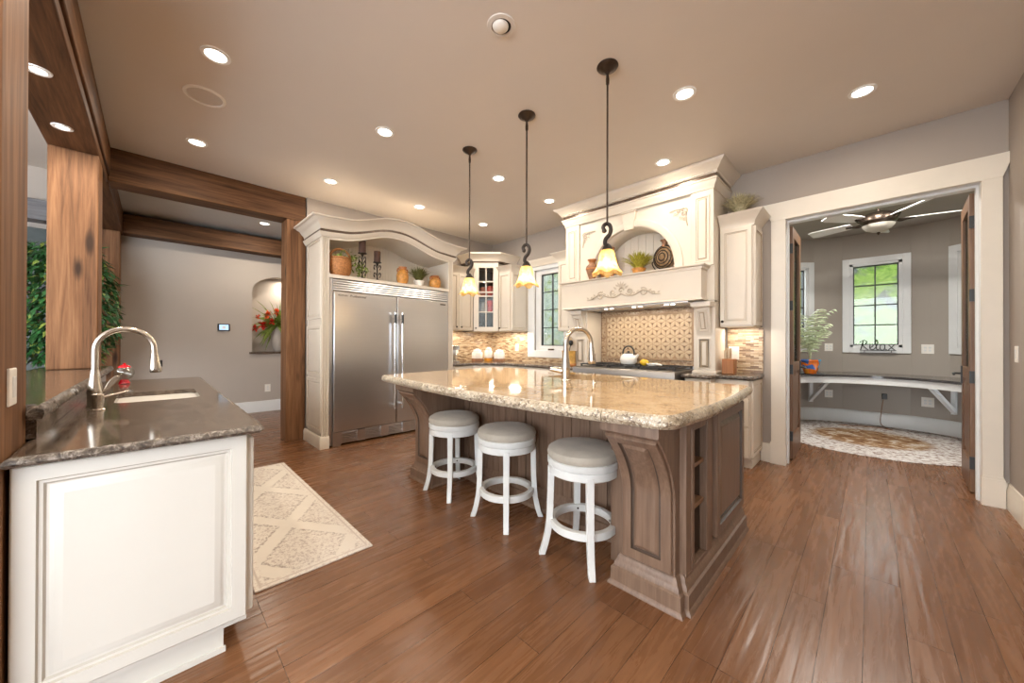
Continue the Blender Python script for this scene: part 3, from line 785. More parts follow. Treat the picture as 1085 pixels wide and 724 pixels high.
obj('trim_ring', MB().lathe([(.083, 0), (.081, -.006), (.058, -.008), (.056, -.003), (.055, -.0005)], (-1.505, 1.41, CZ), 32, cap=False), 'ceiling', t)
obj('socket_gap', MB().lathe([(.056, -.001), (.001, -.0015)], (-1.505, 1.41, CZ), 32), 'dark_gap', t)
obj('eyeball', MB().lathe([(.047, -.002), (.045, -.010), (.036, -.018), (.02, -.023), (.001, -.025)], (-1.508, 1.405, CZ), 28), 'plate', t)

# pendants
def pendant(x, y, label):
    t = thing('pendant_lamp', label, 'pendant lamp', (x, y, CZ), 'pendant lamps above the island')
    obj('canopy', MB().lathe([(.068, 0), (.070, -.006), (.066, -.012), (.052, -.018), (.046, -.022), (.040, -.030), (.020, -.038), (.012, -.05), (.001, -.052)], (x, y, CZ), 28), 'bronze', t)
    obj('rod', MB().tube([(x, y, CZ-.04), (x, y, 2.0)], .0065, 8), 'bronze', t)
    obj('rod_coupling', MB().lathe([(.011, 0), (.012, .03), (.007, .07)], (x, y, CZ-.12), 10), 'bronze', t)
    d = Vector((.707, .707, 0))
    def q(a, z): return (x+d.x*a, y+d.y*a, z)
    obj('scroll', MB().tube(catmull([q(-.020, 1.962), q(-.027, 1.985), q(-.010, 2.006), q(.014, 2.0), q(.024, 1.97), q(.014, 1.935), q(-.010, 1.905), q(-.014, 1.878), q(0, 1.855)], 6), [.013]*24+[.014]*25, 8)
        .lathe([(.001, -.016), (.014, -.008), (.016, 0), (.012, .012), (.001, .015)], q(-.020, 1.960), 10), 'iron', t)
    obj('socket', MB().lathe([(.012, .03), (.022, .02), (.034, 0), (.035, -.012), (.030, -.018), (.001, -.018)], (x, y, 1.845), 20), 'iron', t)
    def wob(i, a): return 1+(.045*i/3)*math.cos(6*a) if i < 6 else 1+.10*math.cos(6*a)
    prof = [(.030, 1.835), (.043, 1.825), (.050, 1.80), (.055, 1.77), (.063, 1.735), (.076, 1.705), (.096, 1.682)]
    secs = []
    n = 48
    for i, (r, z) in enumerate(prof):
        f = i/6
        secs.append([(x+r*(1+.10*f*f*math.cos(6*2*PI*k/n))*math.cos(2*PI*k/n), y+r*(1+.10*f*f*math.cos(6*2*PI*k/n))*math.sin(2*PI*k/n), z-.012*f**3*math.cos(6*2*PI*k/n)) for k in range(n)])
    obj('lamp_shade', MB().loft(secs, True, False), 'shade', t, solid=.003)
    obj('bulb', MB().lathe([(.010, 1.83), (.014, 1.80), (.026, 1.775), (.029, 1.755), (.024, 1.735), (.010, 1.724), (.001, 1.722)], (x, y, 0), 16), 'bulb', t)
    lamp('pendant_light', 'POINT', (x, y, 1.70), PENDANT_WATTS, (1, .78, .5), .03)
for x, lab in ((-1.226, 'right pendant with amber flower glass shade, hanging in front of the hood'),
               (-1.950, 'middle pendant with amber flower glass shade, hanging left of the hood'),
               (-2.685, 'left pendant with amber flower glass shade, hanging by the glass corner cabinet')):
    pendant(x, 2.11, lab)

# ================================================================ ISLAND
isl = thing('island_cabinet', 'taupe stained island cabinet with curved corbel ends under gold granite', 'kitchen island', (-1.75, 2.25, 0))
PR = [(1.69, .145), (1.69, .30), (1.69, .50)]
for i in range(1, 15):
    q = i/14; PR.append((1.69-.185*q**1.75, .50+.31*q))
def corbel(x0, x1, yb):
    mb = MB(); poly = PR+[(1.50, .812), (1.50, .862), (yb, .862), (yb, .145)]
    mb.prism(poly, 'x', x0, x1)
    mb.box(x0-.006, x1+.006, 1.494, yb, .818, .864)
    o = obj('corbel_post', mb, 'island', isl)
    # raised panel following the curve
    L = [0]
    for a, b in zip(PR, PR[1:]): L.append(L[-1]+math.hypot(b[0]-a[0], b[1]-a[1]))
    def at(s):
        s = max(0, min(L[-1]-1e-6, s))
        for i in range(len(PR)-1):
            if s <= L[i+1]:
                t = (s-L[i])/(L[i+1]-L[i]); a, b = PR[i], PR[i+1]
                d = Vector((0, b[0]-a[0], b[1]-a[1])).normalized(); n = Vector((0, -d.z, d.y))
                return Vector((0, a[0]+(b[0]-a[0])*t, a[1]+(b[1]-a[1])*t)), n
    def S(a, s, c):
        p, n = at(s+.012); return Vector((x0+.012+a, p.y, p.z))+n*c
    w, h = x1-x0-.024, L[-1]-.03
    mb = MB().panel(S, w, h, [(0, -.004), (0, .012), (.003, .015), (.048, .015), (.052, .006), (.060, .006), (.075, .016), (.083, .018)], 22, (3, 4))
    obj('corbel_panel', mb, ['island', 'island_groove'], o)
M['island_groove'] = flat('island_groove_glaze', (.075, .05, .036), .45, var=.15)
corbel(-.90, -.632, 1.80); corbel(-2.92, -2.64, 2.045)
mb = MB().box(-2.90, -1.02, 2.045, 2.74, .02, .866)
obj('body', mb, 'island', isl)
# back panels behind the stools: stiles with vertical plank grooves
mb = MB(); gx = []
x = -2.62
poly = [(-2.64, 2.045), (-2.64, 2.03)]
while x < -.93:
    poly += [(x-.004, 2.03), (x, 2.038), (x+.004, 2.03)]; x += .073
poly += [(-.90, 2.03), (-.90, 2.045)]
mb.prism(poly, 'z', .02, .866)
for xx in (-2.60, -1.90, -1.20): mb.box(xx-.03, xx+.03, 2.013, 2.035, .02, .866)
obj('back_panel', mb, 'island', isl)
# corner post block, end frame with open shelves, and raised end panel
mb = MB().box(-.90, -.632, 1.70, 2.0, .02, .866).box(-.632, -.612, 1.735, 2.0, .02, .866)
mb = MB().box(-1.02, -.90, 1.80, 2.125, .02, .866)
mb.box(-.632, -.60, 1.738, 1.825, .15, .866).box(-.632, -.60, 2.022, 2.125, .15, .866).box(-.632, -.60, 1.825, 2.022, .80, .866).box(-.632, -.60, 1.738, 2.125, .02, .150)
mb.box(-.606, -.594, 1.80, 1.832, .15, .815).box(-.606, -.594, 2.015, 2.047, .15, .815)
obj('end_frame', mb, 'island', isl, bevel=.002)
mb = MB().box(-.899, -.885, 1.802, 2.12, .10, .866).box(-.885, -.633, 1.802, 1.825, .10, .866).box(-.885, -.633, 2.022, 2.12, .10, .866).box(-.885, -.633, 1.825, 2.022, .83, .866).box(-.885, -.633, 1.825, 2.022, .10, .150)
obj('shelf_niche', mb, 'niche_shade_wood', isl)
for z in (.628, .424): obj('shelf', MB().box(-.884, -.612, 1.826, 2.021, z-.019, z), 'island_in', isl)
mb = MB().box(-1.02, -.622, 2.125, 2.74, .02, .866)
obj('end_block', mb, 'island', isl)
mb = MB(); door_panel(mb, (-.622, 2.165, .165), (0, 1, 0), (1, 0, 0), .575, .68, 1.15, 1.8)
obj('end_panel', mb, ['island', 'island_groove'], isl)
PL = [(0, 0), (.050, 0), (.048, .012), (.038, .022), (.036, .085), (.026, .092), (.022, .112), (.014, .120), (.010, .140), (0, .150)]
obj('plinth', MB().sweep(PL, [(-.612, 2.76), (-.612, 1.735), (-.632, 1.735), (-.632, 1.692), (-.902, 1.692), (-.902, 2.03), (-2.638, 2.03), (-2.638, 1.692), (-2.922, 1.692), (-2.922, 2.76)], -1), 'island', isl)
# worktop
random.seed(21)
fr = [(-3.17, 1.47), (-2.8, 1.435), (-2.3, 1.385), (-1.75, 1.355), (-1.2, 1.375), (-.85, 1.415), (-.555, 1.455), (-.525, 1.9), (-.540, 2.4), (-.585, 2.98), (-1.75, 3.02), (-3.20, 2.98), (-3.235, 2.3)]
out = round_poly(fr, [.07, .5, .5, .5, .5, .3, .11, .5, .5, .10, .5, .08, .5], 8)
sink_hole = round_poly([(-2.02, 2.44), (-1.38, 2.44), (-1.38, 2.84), (-2.02, 2.84)], .05)
ct = slab(out, .866, .925, [sink_hole], [(.012, 0), (0, .2), (-.006, .42), (-.002, .68), (.006, .88), (.020, 1)], .0045, .018, 1)
o = obj('island_worktop', ct, ['granite_gold', 'granite_gold_edge'])
tag(o, 'large bowed gold granite worktop with rough chiselled edge on the island', 'worktop')
t = thing('island_sink', 'undermount copper coloured sink set into the island worktop behind the tall tap', 'sink', (-1.70, 2.64, .70))
mb = MB(); a = round_poly([(-2.03, 2.43), (-1.37, 2.43), (-1.37, 2.85), (-2.03, 2.85)], .06); b = round_poly([(-2.0, 2.47), (-1.40, 2.47), (-1.40, 2.81), (-2.0, 2.81)], .06)
ins = lambda P, z: [(p[0], p[1], z) for p in P]
mb.loft([ins(a, .8655), ins(a, .72), ins(b, .70)], True, False); mb.add(ins(b, .70), [tuple(range(len(b)))])
M['copper'] = flat('hammered_copper', (.42, .21, .10), .3, .9, var=.2, scale=30)
obj('basin', mb, 'copper', t)
obj('drain', MB().lathe([(.04, .702), (.035, .706), (.001, .704)], (-1.7, 2.64, 0), 16), 'nickel', t)

def gooseneck(t, base, z0, dirv, H, reach, drop, mat, scale=1.0):
    bx, by = base; d = Vector((dirv[0], dirv[1], 0)).normalized()
    def q(a, z): return (bx+d.x*a, by+d.y*a, z)
    s = scale
    obj('faucet_base', MB().lathe([(.031*s, 0), (.031*s, .006), (.027*s, .012), (.027*s, .06*s), (.029*s, .075*s), (.026*s, .10*s), (.020*s, .145*s), (.0155*s, .19*s), (.001, .191*s)], (bx, by, z0), 24), mat, t)
    R = reach/2; zc = H-R
    pts = [q(0, z0+.15*s), q(0, z0+.2)]+[q(0, z0+.2+(zc-z0-.2)*k/4) for k in range(1, 4)]
    for k in range(0, 15):
        a = PI-(PI*1.02)*k/14; pts.append(q(R+R*math.cos(a), zc+R*math.sin(a)))
    end = Vector(pts[-1]); dd = (Vector(pts[-1])-Vector(pts[-2])).normalized()
    obj('spout', MB().tube(pts+[tuple(end+dd*.02)], .0135*s, 14), mat, t)
    e = end+dd*.018
    mb = MB(); secs = [(.0150, 0), (.0165, .004), (.0155, .012), (.019, .03), (.025, .075), (.0255, .095), (.022, .104)]
    mb.tube([tuple(e+dd*h*s) for r, h in secs], [r*s for r, h in secs], 18)
    sh = obj('spray_head', mb, mat, t)
    b = e+dd*.055*s+d*.022*s
    obj('spray_button', MB().box(b.x-.006, b.x+.006, b.y-.006, b.y+.006, b.z-.018, b.z+.018), 'black', sh)
    return q
t = thing('faucet', 'tall brushed nickel gooseneck tap on the gold island worktop', 'tap', (-1.70, 2.30, .925))
q = gooseneck(t, (-1.70, 2.30), .925, (.35, 1), 1.335, .25, .1, 'nickel', 1.28)
obj('lever', MB().tube([(-1.72, 2.28, 1.0), (-1.77, 2.25, 1.01), (-1.80, 2.23, 1.012)], [.027, .022, .014], 12), 'nickel', t)
t = thing('air_switch', 'short nickel pop-up cap beside the tap on the island worktop', 'switch', (-1.445, 2.30, .925))
obj('stem', MB().lathe([(.016, 0), (.016, .004), (.0125, .006), (.0125, .058), (.014, .060), (.014, .070), (.001, .072)], (-1.445, 2.30, .925), 16), 'nickel', t)

# stools
def make_stool(x, y, label):
    t = thing('bar_stool', label, 'stool', (x, y, 0), 'swivel stools along the island')
    obj('seat_cushion', MB().lathe([(.19, .560), (.202, .572), (.207, .592), (.200, .612), (.175, .628), (.12, .640), (.06, .645), (.001, .646)], (x, y, 0), 48), 'suede', t)
    obj('seat_ring', MB().lathe([(.001, .530), (.203, .530), (.205, .534), (.205, .562), (.200, .566), (.19, .566)], (x, y, 0), 48), 'stool_white', t)
    obj('swivel_base', MB().lathe([(.001, .480), (.195, .480), (.200, .485), (.200, .522), (.196, .527), (.001, .527)], (x, y, 0), 48), 'stool_white', t)
    obj('swivel_gap', MB().lathe([(.185, .526), (.185, .532)], (x, y, 0), 32, cap=False), 'dark_gap', t)
    obj('foot_ring', MB().lathe([(.188, .168), (.191, .171), (.191, .207), (.188, .210), (.160, .210), (.157, .207), (.157, .171), (.160, .168), (.188, .168)], (x, y, 0), 48, cap=False), 'stool_white', t)
    for k in range(4):
        a = PI/4+k*PI/2; d = Vector((math.cos(a), math.sin(a), 0)); s = Vector((-d.y, d.x, 0)); secs = []
        for z, r, w in ((.505, .185, .021), (.40, .187, .020), (.28, .190, .0195), (.20, .194, .019), (.13, .203, .0185), (.07, .216, .018), (.03, .228, .0175), (0, .238, .017)):
            c = Vector((x, y, z))+d*r; h = .018
            secs.append([c+d*h+s*w, c-d*h+s*w, c-d*h-s*w, c+d*h-s*w])
        lg = obj('leg', MB().loft(secs), 'stool_white', t, bevel=.003)
        p = Vector((x, y, .19))+d*.158
        obj('screw', MB().tube([tuple(p+d*.003), tuple(p-d*.004)], .006, 10), 'iron', lg)
    return t
st0 = make_stool(-1.18, 1.765, 'white round stool with grey seat, nearest the camera, beside the right corbel')
dup(st0, (-1.815, 1.765, 0), 'white round stool with grey seat, the middle one of three', 'swivel stools along the island')
dup(st0, (-2.44, 1.765, 0), 'white round stool with grey seat, farthest, beside the left corbel and refrigerator', 'swivel stools along the island')

# ================================================================ SINK PENINSULA
pen = thing('sink_cabinet', 'cream base cabinet with a big raised end panel below the dark granite', 'cabinet', (-3.1, 0, 0))
obj('body', MB().box(-3.52, -1.79, -.27, .270, .10, .8555).box(-4.52, -4.14, -.27, .255, .10, .8555), 'cream_cool', pen)
mb = MB(); mb.panel(frame((-1.79, -.296, .125), (0, 1, 0), (1, 0, 0)), .564, .725, [(0, 0), (0, .016), (.004, .02), (.048, .02), (.052, .012), (.060, .012), (.066, .006), (.072, .006), (.082, .011), (.100, .016), (.104, .016)], 1, (3, 5))
obj('end_panel', mb, ['cream_cool', 'glaze_cool'], pen)
obj('toe_kick', MB().box(-4.52, -1.81, -.268, .20, 0, .10).box(-1.81, -1.80, -.268, .206, 0, .02), 'cream_cool', pen)
for x in (-1.795, -2.37, -2.945):
    mb = MB(); door_panel(mb, (x, .2705, .13), (-1, 0, 0), (0, 1, 0), .545, .70, 1, 1.15)
    d = obj('door', mb, ['cream_cool', 'glaze_cool'], pen)
    obj('knob', MB().lathe([(.006, .02), (.006, .035), (.015, .042), (.013, .05), (.001, .052)], (x-.49, .272, .74), 12, 'y'), 'iron', d)
t = thing('dishwasher', 'stainless dishwasher in the peninsula front with a chrome bar handle', 'dishwasher', (-3.83, 0, 0))
obj('door', MB().box(-4.135, -3.525, -.25, .27, .10, .842), 'steel', t, bevel=.003)
obj('handle', MB().tube([(-3.60, .27, .80), (-3.60, .315, .80)], .009).tube([(-4.06, .27, .80), (-4.06, .315, .80)], .009).tube([(-3.56, .318, .80), (-4.10, .318, .80)], .012, 12), 'chrome', t)
obj('toe_plate', MB().box(-4.135, -3.525, .20, .21, 0.0, .10), 'black', t)
random.seed(5)
hole = round_poly([(-2.89, -.155), (-2.89, .205), (-3.45, .205), (-3.45, -.155)], .07)
ct = slab(round_poly([(-1.728, -.302), (-1.728, .318), (-4.58, .318), (-4.58, -.302)], [.0, .03, .03, 0]), .856, .885, [hole], BULL, .003, .022, 1)
tag(obj('peninsula_worktop', ct, ['granite_dark', 'granite_dark_edge']), 'dark brown granite worktop with a steel sink on the peninsula', 'worktop')
t = thing('steel_sink', 'stainless undermount sink bowl in the dark granite worktop', 'sink', (-3.17, .02, .66))
mb = MB(); a = round_poly([(-2.88, -.165), (-2.88, .215), (-3.46, .215), (-3.46, -.165)], .075); b = round_poly([(-2.94, -.13), (-2.94, .18), (-3.41, .18), (-3.41, -.13)], .075)
mb.loft([ins(a, .8555), ins(a, .70), ins(b, .67)], True, False); mb.add(ins(b, .67), [tuple(range(len(b)))])
obj('basin', mb, 'nickel', t)
obj('drain', MB().lathe([(.045, .672), (.04, .677), (.001, .675)], (-3.17, .02, 0), 16), 'chrome', t)
struct('wall_bar', MB().box(-4.75, -2.035, -.50, -.315, 0, .9575), 'wall')
tag(obj('bar_upstand', MB().box(-4.56, -2.035, -.314, -.285, .886, .957), 'granite_dark'), 'dark granite upstand strip between the worktop and the raised bar', 'upstand')
random.seed(6)
lg = slab([(-1.975, -.262), (-1.975, -.298), (-2.036, -.298), (-2.036, -.68), (-4.85, -.68), (-4.85, -.262)], .958, 1.004, [], BULL, .004, .022, 1)
tag(obj('bar_ledge', lg, ['granite_dark', 'granite_dark_edge']), 'raised dark granite bar ledge with rough edge behind the sink', 'ledge')
t = thing('faucet', 'brushed nickel gooseneck tap rising at the dark granite sink', 'tap', (-2.80, -.212, .885))
gooseneck(t, (-2.80, -.212), .885, (.0, 1), 1.287, .215, .1, 'nickel', 1.0)
secs = [[(-2.80+a*.006, -.185+y+b*w, .955+z) for a, b in ((-1, -1), (1, -1), (1, 1), (-1, 1))] for y, z, w in ((0, 0, .006), (.012, .02, .009), (.026, .045, .014), (.040, .068, .015), (.048, .082, .010), (.050, .088, .004))]
obj('lever', MB().loft(secs), 'nickel', t, bevel=.002)
t = thing('soap_dispenser', 'short nickel soap pump with a thin nozzle at the foot of the sink tap', 'soap dispenser', (-2.66, -.192, .885))
obj('pump_body', MB().lathe([(.026, 0), (.026, .006), (.020, .010), (.020, .055), (.021, .058), (.021, .078), (.016, .082), (.001, .083)], (-2.66, -.192, .885), 20), 'nickel', t)
obj('nozzle', MB().tube([(-2.66, -.185, .945), (-2.68, -.14, .955), (-2.70, -.09, .968)], [.007, .006, .006], 10), 'nickel', t)
t = thing('candy_jar', 'small footed glass jar with red lid on the far end of the dark worktop', 'jar', (-4.2, -.165, .885))
obj('foot', MB().lathe([(.030, 0), (.036, .006), (.026, .022), (.024, .034)], (-4.2, -.165, .885), 24), 'red_glass', t)
obj('bowl', MB().lathe([(.024, .034), (.046, .052), (.058, .082), (.054, .110), (.038, .13)], (-4.2, -.165, .885), 28, cap=False), 'glass_jar', t)
obj('lid', MB().lathe([(.038, .130), (.034, .140), (.02, .150), (.008, .153), (.010, .162), (.001, .167)], (-4.2, -.165, .885), 24), 'red_glass', t)
def wall_plate(name, c, u, n, w, h, label, kind='outlet', cat=None, group=None):
    t = thing(name, label, cat or kind, c, group)
    c = Vector(c); u = Vector(u); n = Vector(n)
    mb = MB(); mb.panel(frame(c-u*w/2-Vector((0, 0, h/2)), u, n), w, h, [(0, 0), (0, .004), (.003, .006), (.01, .006)])
    obj('cover_plate', mb, 'plate', t)
    k = max(1, round(w/.05)) if w > .09 else 1
    for i in range(k):
        cc = c+u*((i-(k-1)/2)*.046)
        if kind == 'outlet':
            for dz in (-.02, .02):
                s = MB(); s.panel(frame(cc-u*.014+Vector((0, 0, dz-.013)), u, n), .028, .026, [(0, .005), (.002, .008), (.004, .008)])
                obj('socket', s, 'trim_white', t)
        else:
            s = MB(); s.panel(frame(cc-u*.016+Vector((0, 0, -.033)), u, n), .032, .066, [(0, .005), (.002, .009), (.004, .009)])
            obj('rocker', s, 'trim_white', t)
    return t
wall_plate('light_switch', (-1.83, -.305, 1.083), (-1, 0, 0), (0, 1, 0), .075, .112, 'white rocker switch on the near timber post', 'switch')
wall_plate('light_switch', (.729, 4.292, 1.15), (0, 1, 0), (-1, 0, 0), .072, .115, 'pale switch plate on the wall right of the office doorway', 'switch')

# ================================================================ NOOK
wall_plate('wall_outlet', (NX+.001, 1.43, .41), (0, -1, 0), (1, 0, 0), .085, .13, 'white outlet low on the nook wall left of the timber post')
t = thing('thermostat', 'small dark touch thermostat with a lit screen on the nook wall', 'thermostat', (NX, .815, 1.40))
obj('case', MB().box(NX, NX+.025, .735, .895, 1.405, 1.52), 'black', t, bevel=.004)
obj('display', MB().box(NX+.025, NX+.027, .755, .875, 1.42, 1.505), 'screen', t)
obj('display_icon', MB().box(NX+.027, NX+.0275, .79, .84, 1.435, 1.485), 'white', t)
t = thing('niche_vase', 'pale vase standing on the dark sill of the arched niche', 'vase', (NX-.13, 1.62, NZ0))
obj('vase_body', MB().lathe([(.06, 0), (.08, .02), (.11, .15), (.12, .27), (.10, .36), (.07, .41), (.08, .44)], (NX-.13, 1.62, NZ0), 24), 'wall_nook', t)
random.seed(31)
t = thing('flower_arrangement', 'red and orange flower arrangement with long grass in the arched niche', 'flowers', (NX-.13, 1.62, NZ0+.40))
stem = MB(); fo = MB(); fr_ = MB(); fo2 = MB()
c = Vector((NX-.10, 1.58, NZ0+.45))
for k in range(110):
    d = Vector((rnd(-.3, .8), rnd(-1, .9), rnd(-.5, 1.2))).normalized(); L = rnd(.18, .42)
    side = d.cross(Vector((1, .2, .1)))
    fo.v and None
    ribbon(fo, [c+d*L*s+Vector((0, 0, .1*s*(1-s)-.12*s*s)) for s in (0, .25, .5, .75, 1)], rnd(.02, .05), side)
for k in range(14):
    d = Vector((rnd(-.1, .3), rnd(-.9, .3), rnd(.6, 1.2))).normalized(); L = rnd(.45, .70)
    ribbon(fo2, [c+d*L*s+Vector((0, -.12*s*s, -.15*s*s)) for s in (0, .25, .5, .75, 1)], .014, (0, 1, .2))
obj('foliage', fo, 'leaf_light', t); obj('grass_blades', fo2, 'leaf_light', t)
for (dx, dy, dz, mt, R) in ((.12, -.16, .20, 'flower_orange', .07), (.14, -.24, .02, 'flower_red', .075), (.10, -.34, -.04, 'flower_red', .06), (.1, -.02, .26, 'flower_orange', .06), (.13, -.10, .08, 'flower_red', .06), (.12, -.30, .16, 'flower_orange', .045)):
    mb = MB(); p = c+Vector((dx, dy, dz))
    for k in range(26):
        d = Vector((rnd(-.2, 1), rnd(-1, 1), rnd(-1, 1))).normalized(); leaf(mb, p, d, (0, 0, 1), R*rnd(1.0, 1.5), R*.75)
    obj('blossom', mb, mt, t)
lamp('niche_lamp', 'AREA', (NX-.14, 1.75, 2.36), 5, WARM, .1)
# ivy tree between the posts
random.seed(41)
t = thing('ivy_tree', 'tall leafy green ivy tree behind the raised bar between the timber posts', 'plant', (-6.2, -.72, 0))
obj('planter', MB().lathe([(.14, 0), (.18, .30), (.20, .34), (.18, .34), (.17, .31), (.001, .31)], (-6.2, -.72, 0), 28), 'mantel_grey', t)
mb = MB()
for k in range(5):
    a = rnd(0, 6.28); mb.tube(catmull([(-6.2+.05*math.cos(a), -.72+.05*math.sin(a), .3), (-6.2+.1*math.cos(a), -.72+.1*math.sin(a), 1.0), (-6.2+.2*math.cos(a+1), -.72+.2*math.sin(a+1), 1.7), (-6.2+.28*math.cos(a+1), -.72+.28*math.sin(a+1), 2.2)], 5), .014, 6)
obj('trunk', mb, 'bark', t)
mb = MB(); mb2 = MB()
for k in range(3600):
    h = rnd(0, 1); R = .50*(.55+.45*math.sin(PI*min(1, h*1.05)))*math.sqrt(rnd(.05, 1)); a = rnd(0, 2*PI)
    p = Vector((-6.2+R*math.cos(a), -.70+R*math.sin(a)*.95, 1.02+h*1.24))
    if p.y > -.30 or p.x > -5.6: continue
    d = Vector((math.cos(a)*.7+rnd(-.6, .6), math.sin(a)*.7+rnd(-.6, .6), rnd(-1.5, .1)))
    leaf(mb if k % 7 else mb2, p, d, (rnd(-.3, .3), rnd(-.3, .3), 1), rnd(.07, .12), rnd(.028, .045))
fo = obj('foliage', mb, 'leaf_ivy', t); obj('young_foliage', mb2, 'leaf_light', t)
# kitchen rug
t = tag(obj('area_rug', MB().box(-4.18, -2.105, .35, .932, .0005, .010), 'rug', bevel=.003), 'cream and taupe patterned runner rug on the floor before the sink', 'rug')

# ================================================================ REFRIGERATOR WALL
FX = -4.42
cab = thing('refrigerator_cabinet', 'tall cream cabinet with arched crown and beadboard shelf framing the steel refrigerator', 'cabinet', (-4.72, 2.25, 0))
obj('side_panel', MB().box(-5.025, FX-.0205, 1.372, 1.4295, 0, 2.49), 'cream', cab); obj('side_panel', MB().box(-5.025, FX-.0205, 3.085, 3.165, 0, 2.49), 'cream', cab)
mb = MB()
for z0, h in ((.17, .62), (.82, .60), (1.50, .95)): door_panel(mb, (-5.0, 1.372, z0), (1, 0, 0), (0, -1, 0), .52, h, .8, .8)
obj('end_panels', mb, ['cream', 'glaze'], cab)
for ya, yb in ((1.352, 1.43), (3.085, 3.165)):
    poly = [(FX-.02, ya), (FX, ya)]
    for g in (.25, .5, .75):
        yy = ya+(yb-ya)*g; poly += [(FX, yy-.006), (FX-.014, yy-.002), (FX-.014, yy+.002), (FX, yy+.006)]
    poly += [(FX, yb), (FX-.02, yb)]
    obj('fluted_stile', MB().prism(poly, 'z', .13, 2.50), 'cream', cab)
obj('plinth', MB().sweep([(0, 0), (.022, 0), (.022, .12), (.008, .14), (0, .14)], [(-5.025, 1.352), (FX, 1.352), (FX, 1.432)], 1), 'cream', cab); obj('plinth', MB().sweep([(0, 0), (.022, 0), (.022, .12), (.008, .14), (0, .14)], [(FX, 3.083), (FX, 3.165)], 1), 'cream', cab)
obj('shelf_board', MB().box(-5.02, FX+.004, 1.431, 3.084, 1.972, 2.014), 'cream', cab, bevel=.003)
poly = [(-5.02, 1.43)]
y = 1.43
while y < 3.07: poly += [(-4.99, y+.003), (-4.99, y+.037), (-4.995, y+.040)]; y += .043
poly += [(-4.99, 3.085), (-5.02, 3.085)]
obj('beadboard_back', MB().prism(poly, 'z', 2.014, 2.80), 'cream', cab)
YM = 2.258
def crown_z(y):
    u = abs(y-YM)/.905      # 0 centre .. 1 end
    K = [(0, 2.80), (.12, 2.796), (.27, 2.768), (.45, 2.712), (.60, 2.672), (.70, 2.652), (.76, 2.650), (.88, 2.640), (1.0, 2.632), (1.35, 2.632)]
    for (a, za), (b, zb) in zip(K, K[1:]):
        if u <= b:
            t = (u-a)/(b-a); return za+(zb-za)*t
    return 2.632
def czs(y): return sum(crown_z(y+d) for d in (-.05, -.025, 0, .025, .05))/5
CP = [(0, -.120), (.028, -.120), (.032, -.100), (.060, -.070), (.080, -.042), (.112, -.028), (.118, -.020), (.140, -.015), (.145, 0), (0, 0)]
def arch_mould(prof, x, ya, yb, xw, n=44):
    secs = []
    secs.append([(xw, ya-o, czs(ya)+z) for o, z in prof])
    for i in range(n+1):
        y = ya+(yb-ya)*i/n
        e = -1 if i == 0 else (1 if i == n else 0)
        secs.append([(x+o, y+e*o, czs(y)+z) for o, z in prof])
    secs.append([(xw, yb+o, czs(yb)+z) for o, z in prof])
    return MB().loft(secs)
obj('crown_moulding', arch_mould(CP, FX+.015, 1.352, 3.165, -5.02), 'cream', cab)
obj('dark_strip', arch_mould([(0, -.150), (.026, -.150), (.026, -.1205), (0, -.1205)], FX+.002, 1.352, 3.165, -5.02), 'strip', cab, 'dark brown strip under the crown')
obj('frieze_bead', arch_mould([(0, -.200), (.012, -.200), (.030, -.172), (.038, -.160), (.040, -.1505), (0, -.1505)], FX+.002, 1.352, 3.165, -5.02), 'cream', cab)
# arched header board with the opening below, and its curved soffit
mb = MB(); n = 40
top = [(1.352+(3.165-1.352)*i/n) for i in range(n+1)]
low = [(1.43+(3.085-1.43)*i/n) for i in range(n+1)]
secs = []
for i in range(n+1):
    y = top[i]; z1 = czs(y)-.02; yy = low[i]; zl = czs(yy)-.215-.012*abs((yy-YM)/.83)
    secs.append([(FX, y, z1), (FX, yy, zl), (-4.99, yy, zl), (-4.99, y, z1)])
mb.loft(secs); obj('arched_header', mb, 'cream', cab)

fr = thing('refrigerator', 'wide stainless double door refrigerator set into the cream arched cabinet', 'refrigerator', (-4.7, 2.258, 0))
obj('body', MB().box(-4.98, -4.47, 1.436, 3.080, .02, 1.966).box(-4.47, -4.425, 1.436, 1.466, .02, 1.966).box(-4.47, -4.425, 3.062, 3.080, .02, 1.966), 'steel', fr)
for y0, y1, hy in ((1.478, 2.254, 2.208), (2.264, 3.052, 2.312)):
    d = obj('door', MB().box(-4.468, -4.405, y0, y1, .172, 1.815), 'steel', fr, bevel=.006)
    h = MB().tube([(-4.345, hy, .36), (-4.345, hy, 1.61)], .013, 12)
    for z in (.42, 1.53): h.tube([(-4.405, hy, z), (-4.345, hy, z)], .010)
    obj('handle', h, 'chrome', d)
    obj('handle_cap', MB().lathe([(.0145, 1.47), (.0145, 1.585)], (-4.345, hy, 0), 12), 'black', d)
mb = MB().box(-4.47, -4.455, 1.468, 3.060, 1.826, 1.964)
for k in range(5):
    z = 1.830+.0268*k; mb.prism([(-4.456, z), (-4.412, z), (-4.409, z+.003), (-4.413, z+.0195), (-4.43, z+.0205), (-4.456, z+.0205)], 'y', 1.468, 3.060)
obj('top_grille', mb, 'steel', fr)
mb = MB().box(-4.47, -4.44, 1.478, 3.052, .02, .160)
for y0 in (1.555, 1.855, 2.155, 2.455, 2.755):
    for k in range(6): mb.box(-4.44, -4.418, y0, y0+.20, .032+.02*k, .042+.02*k)
for y0 in (1.478, 1.755, 2.055, 2.355, 2.655, 2.955): mb.box(-4.44, -4.416, y0, y0+.10, .022, .158)
obj('toe_grille', mb, 'steel', fr)
obj('corner_foot', MB().box(-4.44, -4.402, 1.470, 1.560, .003, .165), 'steel', fr)
